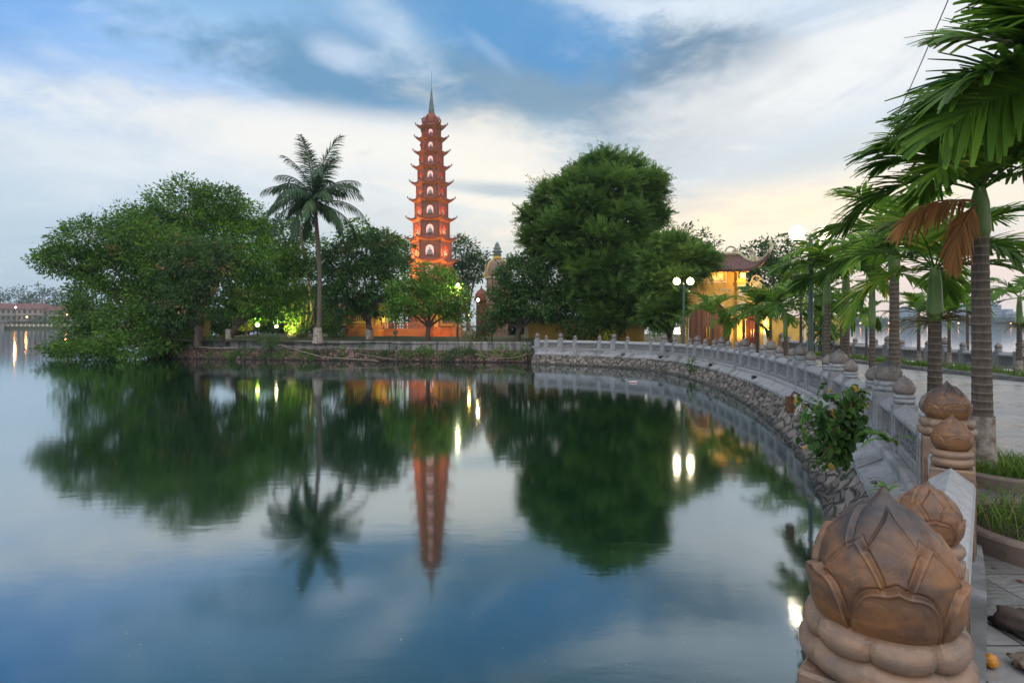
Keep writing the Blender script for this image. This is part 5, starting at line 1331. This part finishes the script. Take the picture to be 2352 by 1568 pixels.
# coconut palm
def coconut():
    rg = np.random.default_rng(77); d = 38.2; b = P(730, 778, d); top = P(722, 470, d)
    t = empty('coconut_palm', (b.x, d, 1.2), label='tall coconut palm with whitewashed trunk foot standing against the open sky', cat='palm')
    dx = top.x-b.x; H = top.z-1.2; pts = []; rr = []
    for k in range(60): q = k/59; pts.append((dx*q + .22*math.sin(q*PI), 0, H*q)); rr.append(.145 + .12*max(0,1-q*7) - .02*q + (.006 if k % 2 else 0))
    tr = MB().tube([(0,0,-.2)]+pts, [rr[0]]+rr, 12).build('trunk', M['ring_trunk'], t, smooth=True)
    MB().lathe([(.345,-.05),(.30,.3),(.245,.95)], n=14, cap=False).build('whitewash', M['whitewash'], tr, smooth=True)
    T = Vector((dx, 0, H))
    for k in range(30):
        az = 2*PI*k*.381966 + rg.normal()*.1; e = 86 - 98*(k/29)**1.05 + rg.normal()*4
        f = add_frond(t, G['coco'], T+Vector((0,0,.1)), .045, rg, az=az, el0=e, Lr=3.7*(.85+.25*rg.random()) if k > 3 else 4.6, arch=(70 if k > 5 else 34)+rg.random()*25, nl=56, ll=.95, lw=.06, vup=0, ang0=60, ang1=25, droop=1.35 if k > 6 else .7, seg=2, stalk=.14, curl=rg.normal()*.15)
    nb = MB()
    for k in range(9): a = k*.7; nb.sphere((dx+.28*math.cos(a), .28*math.sin(a), H-.12-.06*(k % 3)), .12, 10, 7, 1.15)
    nb.build('coconuts', M['shaft'], t, smooth=True)
coconut()
# ---------------------------------------------------------------- lamp posts with twin globes
def globe_lamp(label, px, d, hz, energy=160, rz=0., r=.18, dx=.34):
    c = P(px, 747, d); t = empty('lamp_post', (c.x, d, GZ), rz, label, 'street lamp', 'green lamp posts with white globes')
    MB().lathe([(.15,0),(.15,.08),(.10,.12),(.10,.5),(.075,.55),(.075,.62),(.058,.66),(.052,hz-.35),(.045,hz-.18)], n=16).build('pole', M['metal_green'], t, smooth=True, ang=40)
    arm = MB()
    for s in (-1,1):
        arm.tube([(0,0,hz-.42),(s*.10,0,hz-.36),(s*dx*.75,0,hz-.30),(s*dx,0,hz-.24),(s*dx,0,hz-.17)], .02, 8)
        arm.lathe([(.03,0),(.07,.02),(.075,.05),(.05,.055)], (s*dx,0,hz-.21), 12)
    arm.lathe([(.045,0),(.06,.03),(.02,.10),(.03,.13),(.004,.2)], (0,0,hz-.18), 12).build('arm', M['metal_green'], t, smooth=True, ang=40)
    for s in (-1,1):
        g = MB().sphere((s*dx,0,hz), r, 20, 14).build('globe', M['globe'], t, smooth=True)
        lamp('globe_light', 'POINT', (s*dx,0,hz+r+.03), energy, (1,.80,.5), g, .12)
    return t
globe_lamp('twin globe lamp post standing clear before the temple gate', 1570, 30, 2.2+1.5, 90)
globe_lamp('tall dark green lamp post rising among the palms, one globe glaring above a frond', 1862, 14.6, 2.25+1.5, 60)
globe_lamp('farther twin globe lamp post glimpsed between two palms', 1884, 31, 2.2+1.5, 60)
# floodlights and small lamps on the island
def floodlight(label, px, py, d, mt, aim, energy, colr, r=.10, spot=110):
    c = P(px, py, d); z0 = 1.15; t = empty('floodlight', (c.x, d, z0), label=label, cat='floodlight'); h = c.z-z0
    MB().tube([(0,0,-.1),(0,0,h-.1)], .02, 6).build('stake', M['black'], t)
    hd = MB().box(-r*1.15,.0,h-r,r*1.15,r*.9,h+r).build('housing', M['black'], t)
    MB().lathe([(r*.1,0),(r,.01),(r*.9,.03)], n=14).build('lens', mt, hd)
    ln = hd.children[0] if hd.children else None
    ln.rotation_euler = (R(90),0,0); ln.location = (0,-.002,h)
    a = Vector(aim)-Vector((c.x,d,z0))
    lamp('flood_beam', 'SPOT', (0,-.12,h+.05), energy, colr, t, .06, spot, tuple(a))
    return t
def pt(px, py, d): return tuple(P(px, py, d))
floodlight('white floodlight glaring towards the lake above the round bush', 635, 750, 40.6, M['flood'], pt(680,690,44), 250, (1,.9,.45), .085)
floodlight('green floodlight shining up into the bushes', 592, 747, 42.2, M['flood_green'], pt(594,715,44), 2200, (.65,1,.12), .12)
for (x, y, d, e, c, sx) in ((665,758,40.6,1000,(1,.88,.22),0),(672,748,43.2,3000,(.9,.92,.2),1),(930,755,42,600,(1,.9,.15),2)):
    lamp('garden_uplight', 'SPOT', pt(x,y,d), e, c, None, .06, 120, pt(x+(14 if sx<2 else -20),y-70,d+3))
lamp('garden_uplight', 'SPOT', pt(560,756,43.6), 500, (1,.6,.12), None, .05, 130, pt(565,715,46))
lamp('garden_uplight', 'SPOT', pt(905,745,46.3), 500, (1,.85,.12), None, .05, 130, pt(905,715,48))
lamp('garden_uplight', 'SPOT', pt(1395,778,37.0), 60, (1,.45,.08), None, .05, 130, pt(1395,740,39))
def bulb_lamp(label, px, py, d, r=.11, e=60, mt='flood', c=(1,.85,.5), arm=0.):
    q = P(px, py, d); t = empty('garden_lamp', (q.x, d, 1.1), label=label, cat='lamp'); h = q.z-1.1
    mb = MB().tube([(arm,0.1,-.1),(arm,.1,h+.05),(0,.05,h+.15)], .025, 8); mb.lathe([(.02,0),(r*1.3,-.06),(r*1.3,-.08)], (0,0,h+.2), 12).build('pole', M['black'], t)
    MB().sphere((0,0,h), r, 14, 10).build('bulb', M[mt], t, smooth=True); lamp('bulb_light', 'POINT', (0,-.15-r,h), e, c, t, .06)
bulb_lamp('white lamp shining beside the small bright green tree', 1052, 655, 37.6, .09, 110, 'flood', (1,.95,.5))
bulb_lamp('upright warm lamp in front of the small shrine tower', 1098, 689, 46, .10, 60, 'flood', (1,.7,.3))
bulb_lamp('small orange lamp on an arm beside the railings', 1078, 725, 43, .075, 60, 'bulb_orange', (1,.5,.12), arm=.5)
bulb_lamp('tiny amber lamp hidden among the trees near the quay end', 460, 762, 46, .05, 8, 'bulb_orange', (1,.5,.12))
# slender lit stems and the round stone behind the white floodlight
st = empty('stem_clump', (P(690,747,42.4).x, 42.4, 1.2), label='group of slender pale stems lit yellow beside the coconut palm', cat='plant')
M['pale_stem'] = simple('pale_stem', (.30,.26,.15), (.2,.17,.09), 6, .7)
for (x0, x1, y1) in ((675,660,690),(680,672,695),(688,690,690),(698,706,688),(704,722,690)):
    a, b = P(x0,770,42.4), P(x1,y1,42.4); mb = MB().tube([(a.x-st.location.x,0,a.z-1.35),((a.x+b.x)/2-st.location.x+.06,0,(a.z+b.z)/2-1.2),(b.x-st.location.x,0,b.z-1.2)], [.06,.05,.035], 7); mb.build('stem', M['pale_stem'], st, smooth=True)
def rock(name, label, c, s, mt, seed=0, cat='rock', sub=None):
    mb = MB(); n, m = 22, 14; vs = []
    for i in range(m+1):
        for k in range(n):
            a = 2*PI*k/n; b = PI*i/m; u = Vector((math.sin(b)*math.cos(a), math.sin(b)*math.sin(a), math.cos(b)))
            r = 1 + .45*mnoise.noise(u*1.9+Vector((seed*7,0,0))) + .22*mnoise.noise(u*5+Vector((0,seed*3,0))); vs.append((u.x*r*s[0], u.y*r*s[1], u.z*r*s[2]))
    fs = [(i*n+k, (i+1)*n+k, (i+1)*n+(k+1)%n, i*n+(k+1)%n) for i in range(m) for k in range(n)]
    o = mb.add(vs, fs).build(name, mt, None, smooth=True); o.location = c; return tag(o, label, cat)
M['rock'] = simple('garden_rock', (.26,.24,.17), (.16,.14,.1), 3, .8, .5, 12)
q = P(678,757,42); rock('rock', 'squarish boulder lit yellow at the foot of the slender stems', (q.x, 42, 1.62), (.5,.35,.34), M['rock'], 2)
for (x, y0, y1, d, lab) in ((567,700,775,41.2,'thin green pole between the mango trunks, lower half lit'),(583,700,780,41.0,'thin dark pole just right of the lit green pole'),(908,690,785,40.6,'thin dark post with a small box before the courtyard wall'),(1050,735,785,40.8,'thin dark post at the corner of the brick shrine')):
    a = P(x,y0,d); o = MB().tube([(0,0,-.2),(0,0,a.z-1.15)], .035, 7)
    if x == 908: o.box(-.12,-.08,.5,.14,.08,.75).box(-.1,-.08,1.6,.16,.08,1.8)
    o = o.build('garden_post', M['metal_green'], None); o.location = (a.x, d, 1.15); tag(o, lab, 'post')

# ---------------------------------------------------------------- planters
M['planter'] = simple('dark_granite_kerb', (.15,.15,.155), (.09,.088,.088), 5, .6, .3, 40)
M['planter_warm'] = simple('brown_granite_kerb', (.17,.13,.11), (.10,.08,.07), 5, .6, .3, 40)
def ring_planter(label, x, y, r, h, seed, name='round_planter'):
    t = empty(name, (x, y, GZ), label=label, cat='planter')
    n = 64; vs = []; pr = [(r,0),(r,h-.015),(r-.015,h),(r-.10,h),(r-.115,h-.015),(r-.115,.02)]
    mb = MB().lathe(pr, n=n, cap=False); mb.build('kerb', M['planter_warm'], t, ang=40, smooth=True)
    sl_ = MB().lathe([(r-.118,h-.05),(r*.5,h-.02),(.02,h-.01)], n=40, cap=False).build('soil', M['soil'], t)
    return t
def grass_np(name, pts, h, w, n_per, spread, seed, mt='grass', lean=.5):
    """blades as bent strips in clumps round every point; one object nobody could count"""
    rg = np.random.default_rng(seed); Vs = []; Ts = []
    for (x, y, z, r) in pts:
        n = int(n_per*r*r); a = rg.random(n)*2*PI; q = np.sqrt(rg.random(n))*r
        bx = x+q*np.cos(a); by = y+q*np.sin(a); la = rg.random(n)*2*PI; hh = h*(.5+.8*rg.random(n)); ln = hh*lean*(.3+1.2*rg.random(n))
        d = np.stack([np.cos(la), np.sin(la)], -1); s = np.stack([-d[:,1], d[:,0]], -1); p0 = np.stack([bx,by], -1); vs = []
        for t, ww in ((0,1.),(.45,.85),(.8,.5),(1.,.06)):
            c = p0 + d*(ln*t**1.8)[:,None]; zz = z + hh*(t-.35*t**3*lean); ws = (w*.5*ww)*(.7+.6*rg.random(n))
            vs += [np.concatenate([c-s*ws[:,None], zz[:,None]], -1), np.concatenate([c+s*ws[:,None], zz[:,None]], -1)]
        v = np.stack(vs, 1); Vs.append(v.reshape(-1,3)); tt = np.clip(rg.normal(.5,.22,n),0,.92); tt[rg.random(n) < .06] = 1; Ts.append(np.repeat(tt, 8))
    v = np.concatenate(Vs); t = np.concatenate(Ts); m = len(v)//8; base = np.arange(m)[:,None]*8
    f = np.concatenate([base+np.array([[0,1,3,2]]), base+np.array([[2,3,5,4]]), base+np.array([[4,5,7,6]])])
    o = np_mesh(name, v, f, G[mt], None, t); tag(o, kind='stuff'); return o
ring_planter('round stone kerb planter with the whitewashed palm growing in it', 4.86, 5.78, .60, .12, 1)
ring_planter('round brown kerb planter full of long wild grass, nearer the camera', 3.83, 4.02, .74, .13, 2)
ring_planter('round kerb planter around the palm with the flower ruff', 5.62, 7.75, .46, .12, 3)
grass_np('grass', [(4.86,5.78,GZ+.08,.50)], .18, .007, 6500, 0, 3, lean=.7)
grass_np('grass', [(3.83,4.02,GZ+.10,.60)], .30, .006, 1900, 0, 4, lean=1.25)
grass_np('grass', [(2.86,2.62,GZ+.02,.30)], .30, .006, 1500, 0, 5, lean=1.2)
# kerbed beds along the far side
pts = []; rnd = random.Random(8)
for k, y in enumerate(np.arange(15.9, 34, 2.35)):
    t = empty('kerbed_bed', (14.3, y, GZ), label=['bed nearest the frame edge','bed below the hanging frond palm','bed left of the thick palm trunk','bed before the spiky far palm','bed with the dense grass mound','bed beside the far slim palm','bed near the lamp base','last bed before the trees'][k]+', low kerb and grass along the far balustrade', cat='planter', group='kerbed grass beds along the far balustrade')
    mb = MB(); L = .98; Wd = .75
    mb.box(-Wd,-L,0,-Wd+.14,L,.12,.012).box(Wd-.14,-L,0,Wd,L,.12,.012).box(-Wd+.141,-L,0,Wd-.141,-L+.13,.118,.012).box(-Wd+.141,L-.13,0,Wd-.141,L,.118,.012)
    mb.build('kerb', M['planter'], t); MB().box(-Wd+.12,-L+.12,.01,Wd-.12,L-.12,.085).build('soil', M['soil'], t)
    for q in range(3): pts.append((14.3+rnd.uniform(-.2,.2), y-.6+.55*q, GZ+.07, .5))
grass_np('grass', pts, .26, .014, 900, 0, 6, lean=.6)
# ---------------------------------------------------------------- broad-leaved plant on the bank
def broad_plant():
    rg = np.random.default_rng(31); c = P(1958, 1010, 6.3); o = np.array([c.x, 6.3, c.z])
    t = empty('broad_leaved_shrub', tuple(o), label='young broad leaved shrub with yellow and orange tips growing from the bank near the balustrade', cat='shrub')
    tips = []; mb = MB()
    for k in range(64):
        px = rg.uniform(1838, 1992); py = rg.uniform(893, 1072)
        if px < 1880 and py > 1030: px += 30
        if px > 1950 and py > 1000: px -= 50
        if k == 0: px, py = 1835, 925
        if k == 1: px, py = 1962, 893
        if k == 2: px, py = 1985, 905
        e = np.array(P(px, py, 6.2+rg.uniform(-.35,.25))) - o; m1 = e*.5 + np.array([0,0,.1])
        mb.tube([(0,0,-.1), tuple(m1), tuple(e)], [.016,.010,.004], 5); 
        for q in np.linspace(.35,1,6): tips.append((m1*2*q*(1-q) + e*q*q + (m1*0), e, q))
    mb.build('stem', M['bark'], t, smooth=True)
    Vs=[];Fs=[];Ts=[];off=0
    for p, e, q in tips:
        for s in range(3):
            L = rg.uniform(.045,.10); d = unit(rg.normal(size=3)+np.array([-.2,-.6,-.25])); s_ = unit(np.cross(d, rg.normal(size=3)+np.array([0,0,1.5]))); u = np.cross(s_, d); b = p + rg.normal(size=3)*.03
            prof = [(0,.0),(.15,.30),(.38,.42),(.62,.34),(.85,.14),(1,.0)]
            vs = []
            for tt, w in prof: cc = b + d*L*tt + np.array([0,0,-.25*L*tt*tt]); vs += [cc - s_*w*L*1.0 + u*w*L*.3, cc, cc + s_*w*L*1.0 + u*w*L*.3]
            for k in range(5): a = off+k*3; Fs += [(a,a+1,a+4,a+3),(a+1,a+2,a+5,a+4)]
            Vs += vs; off += len(vs); tn = rg.normal(.4,.2); tn = 1. if (e[2] > .30 and rg.random() < .09) or rg.random() < .01 else min(.9,max(0,tn)); Ts += [tn]*len(vs)
    G['broad'] = leaf_mat('broad_leaf', (.022,.065,.018,1), (.085,.17,.035,1), (.38,.24,.04,1), trans=.3, rough=.4)
    np_mesh('leaves', np.array(Vs), np.array(Fs), G['broad'], t, np.array(Ts), smooth=True)
broad_plant()
def fern(label, px, py, d, n, L, seed):
    rg = np.random.default_rng(seed); c = P(px, py, d); t = empty('fern', tuple(c), label=label, cat='plant')
    for k in range(n): add_frond(t, G['mid'], (0,0,0), .003, rg, az=rg.random()*2*PI, el0=rg.uniform(20,70), Lr=L*(.6+.6*rg.random()), arch=90, nl=16, ll=L*.2, lw=L*.05, vup=0, droop=.3, seg=2, stalk=.05)
fern('delicate fern growing at the foot of a balustrade post beside the broad leaved shrub', 2042, 1015, 4.9, 9, .22, 1)
fern('small fern on the pale skirt behind the nearest small bud', 2040, 1128, 3.3, 6, .11, 2)
# ---------------------------------------------------------------- cables, poles and litter
def cable(label, pts, r, mt='black', name='cable'):
    o = MB().tube(pts, r, 6).build(name, M[mt], None, smooth=True); return tag(o, label, 'cable')
c0, c1 = P(2195,-40,5.2), P(1885,528,14.6)
cb = []
for k in range(30): q = k/29; p = c0.lerp(c1, q); p.z -= .55*math.sin(PI*q)*(1-q*.3); cb.append(p)
cable('thin black overhead cable crossing the sky behind the palm fronds', cb, .005)
M['root'] = simple('pale_root', (.22,.18,.15), (.12,.1,.08), 6, .8)
def vine(label, pxs, d0, r, name='trailing_root'):
    pts = [P(x, y, d) for (x, y, d) in pxs]; out = []
    for a, b in zip(pts[:-1], pts[1:]):
        for q in (0,.33,.66): p = a.lerp(b, q); p.z += .03*mnoise.noise(p*1.7); out.append(p)
    out.append(pts[-1]); o = MB().tube(out, r, 6).build(name, M['root'], None, smooth=True); return tag(o, label, 'root')
vine('long pale root sagging from the round bush down to the waterline', [(650,794,37.4),(690,806,37.1),(740,820,36.4),(800,824,36.0),(850,828,35.6),(870,830,35.4)], 0, .03)
vine('second pale root running just above the long sagging one', [(640,792,37.5),(700,798,37.4),(760,796,37.2),(800,800,37.1),(860,802,37.0)], 0, .025)
vine('pale root along the plaster edge left of the round bush', [(455,797,39.8),(500,800,39.2),(560,800,38.7),(600,795,38.3)], 0, .03)
vine('pale hose dropping from the lamp box on the skirt into the water', [(1200,800,36.2),(1290,795,34.8),(1325,795,34.6),(1345,815,34.3),(1362,834,33.9)], 0, .022, 'water_hose')
vine('thin pale root slanting to the water before the small bright tree', [(820,812,37.0),(870,820,36.6),(910,826,36.2)], 0, .02)
vine('pale root looping at the waterline right of the small bright tree', [(1090,812,36.6),(1130,822,36.2),(1180,822,35.9),(1215,812,35.9)], 0, .02)
for i, (s, off, lab) in enumerate(((CS[-1]-9.0,.30,'small black floodlight on the skirt, last before the far end'),(CS[-1]-6.1,.3,'small black floodlight clipped on the skirt below the feathery tree'),(21.6,.3,'pair of small black floodlights on the skirt below the gate'),(27.5,.3,'small black floodlight on the skirt below the gate doors'))):
    p, t, nn = at(s); a = math.atan2(t.y, t.x)
    e = empty('skirt_floodlight', (p.x+nn.x*off, p.y+nn.y*off, GZ-.18), a, lab, 'floodlight', 'black floodlights on the balustrade skirt')
    MB().box(-.10,-.02,0,.10,.10,.13,.01).box(-.02,-.03,-.06,.02,.0,.03).build('housing', M['black'], e); MB().box(-.08,.1005,.02,.08,.106,.11).build('lens', M['far_dark'], e)
q = P(1806, 905, 9.6)
e = empty('hanging_lamp', (q.x+.06, 9.6, q.z-.05), 0, 'rusty brown lamp bracket with loose white cable hanging on the bank', 'lamp')
M['rust'] = simple('rusty_metal', (.13,.06,.03), (.05,.03,.02), 12, .8, .4, 40)
MB().box(-.06,-.05,-.25,.05,.05,.02,.01).tube([(0,0,0),(.05,-.03,.09),(.14,-.02,.04)], .02, 6).build('bracket', M['rust'], e)
MB().tube([(.05,-.06,.02),(.09,-.07,-.15),(.04,-.07,-.27),(.12,-.05,-.22),(.2,-.02,.05)], .006, 5).build('cord', M['cream'], e)
# litter by the near posts
M['foil'] = simple('crumpled_foil', (.55,.55,.56), (.3,.3,.32), 30, .3, 1., 60, metal=.8)
o = MB().sphere((0,0,0), .03, 18, 12).build('fruit', simple('orange_peel', (.50,.22,.03), (.25,.10,.02), 60, .5), None, smooth=True); o.location = (2.10,2.62,GZ+.03); tag(o, 'small orange fruit lying on the dark ground near the post foot', 'fruit')
rock('foil_scrap', 'crumpled silver foil scrap beside the balustrade foot', (2.22, 3.05, GZ+.045), (.06,.09,.05), M['foil'], 6, 'foil')
rock('stone', 'broken reddish stone lying beside the foil scrap', (2.50, 2.92, GZ+.04), (.10,.13,.06), simple('reddish_stone', (.07,.05,.045), (.035,.028,.026), 8, .85, .6, 30), 7, 'stone')
rock('stone', 'pale flat stone piece near the orange fruit', (2.26, 2.60, GZ+.03), (.075,.06,.025), simple('pale_flake', (.15,.12,.09), (.09,.07,.055), 10, .8), 8, 'stone')
rock('stone', 'dark angular stone under the grass at the frame corner', (2.62, 2.52, GZ+.04), (.10,.09,.05), M['soil'], 9, 'stone')
cbm = MB().lathe([(.02,.03),(.14,.035),(.21,.07),(.25,.13),(.235,.135),(.19,.09),(.1,.06),(.0,.055)], n=32, cap=False); o = cbm.build('basin', simple('white_plastic_basin', (.42,.46,.48), (.34,.37,.39), 5, .35), None, smooth=True); o.location = (2.86,2.95,GZ); o.rotation_euler = (R(14),R(-10),0); tag(o, 'pale plastic basin half hidden under the grass', 'basin')
o = MB().tube([(0,0,0),(0,0,.20)], .022, 10).tube([(0,0,.0),(.0,-.20,.0)], .02, 8).build('drain_pipe', M['black'], None, smooth=True, ang=40); o.location = (2.46,3.45,GZ+.02); tag(o, 'short black pipe stub beside the balustrade foot', 'pipe')
rnd = random.Random(12)
dl = MB()
for k in range(70):
    x = rnd.uniform(2.3,4.2); y = rnd.uniform(2.4,6.0)
    if rnd.random() < .5: x, y = rnd.uniform(5.5,14), rnd.uniform(7,20)
    p, t, nn = Vector((x,y,0)), 0, 0; a = rnd.random()*6.28; L = rnd.uniform(.02,.05)
    dl.add([(x,y,GZ+.006),(x+L*math.cos(a),y+L*math.sin(a),GZ+.012),(x+1.7*L*math.cos(a+.4),y+1.7*L*math.sin(a+.4),GZ+.007),(x+L*math.cos(a+.9),y+L*math.sin(a+.9),GZ+.01)], [(0,1,2,3)])
o = dl.build('fallen_leaves', M['rust'], None); tag(o, kind='stuff')
# specks of debris floating on the lake, one drifting petal
rg = np.random.default_rng(4); dl = MB()
for k in range(200):
    d = 3.5*math.exp(rg.random()*2.2); x = rg.uniform(-.8,.42)*d
    L = rg.uniform(.004,.010)*(1+d*.05); a = rg.random()*6.28
    dl.add([(x,d,.004),(x+L*math.cos(a),d+L*math.sin(a),.006),(x+L*1.4*math.cos(a+.7),d+L*1.4*math.sin(a+.7),.004)], [(0,1,2)])
o = dl.build('floating_debris', M['ridge'], None); tag(o, kind='stuff')
q = P(1455,878,23.9); rock('petal', 'pale pink petal floating on the calm water', (q.x, 24.0, .03), (.16,.07,.035), simple('pink_petal', (.6,.42,.42), (.5,.35,.35), 5, .6), 3, 'petal')
# ---------------------------------------------------------------- air
def haze():
    o = MB().box(-1450,-70,-3,1450,1300,60).build('haze', base_mat('air')[0]); m = o.data.materials[0]; nt = m.node_tree; nt.nodes.clear()
    v = new(nt, 'ShaderNodeVolumePrincipled'); v.inputs['Density'].default_value = 0.00028; v.inputs['Color'].default_value = (.62,.74,.86,1); v.inputs['Anisotropy'].default_value = .2
    ou = new(nt, 'ShaderNodeOutputMaterial'); nt.links.new(v.outputs[0], ou.inputs['Volume']); tag(o, kind='stuff')
haze()
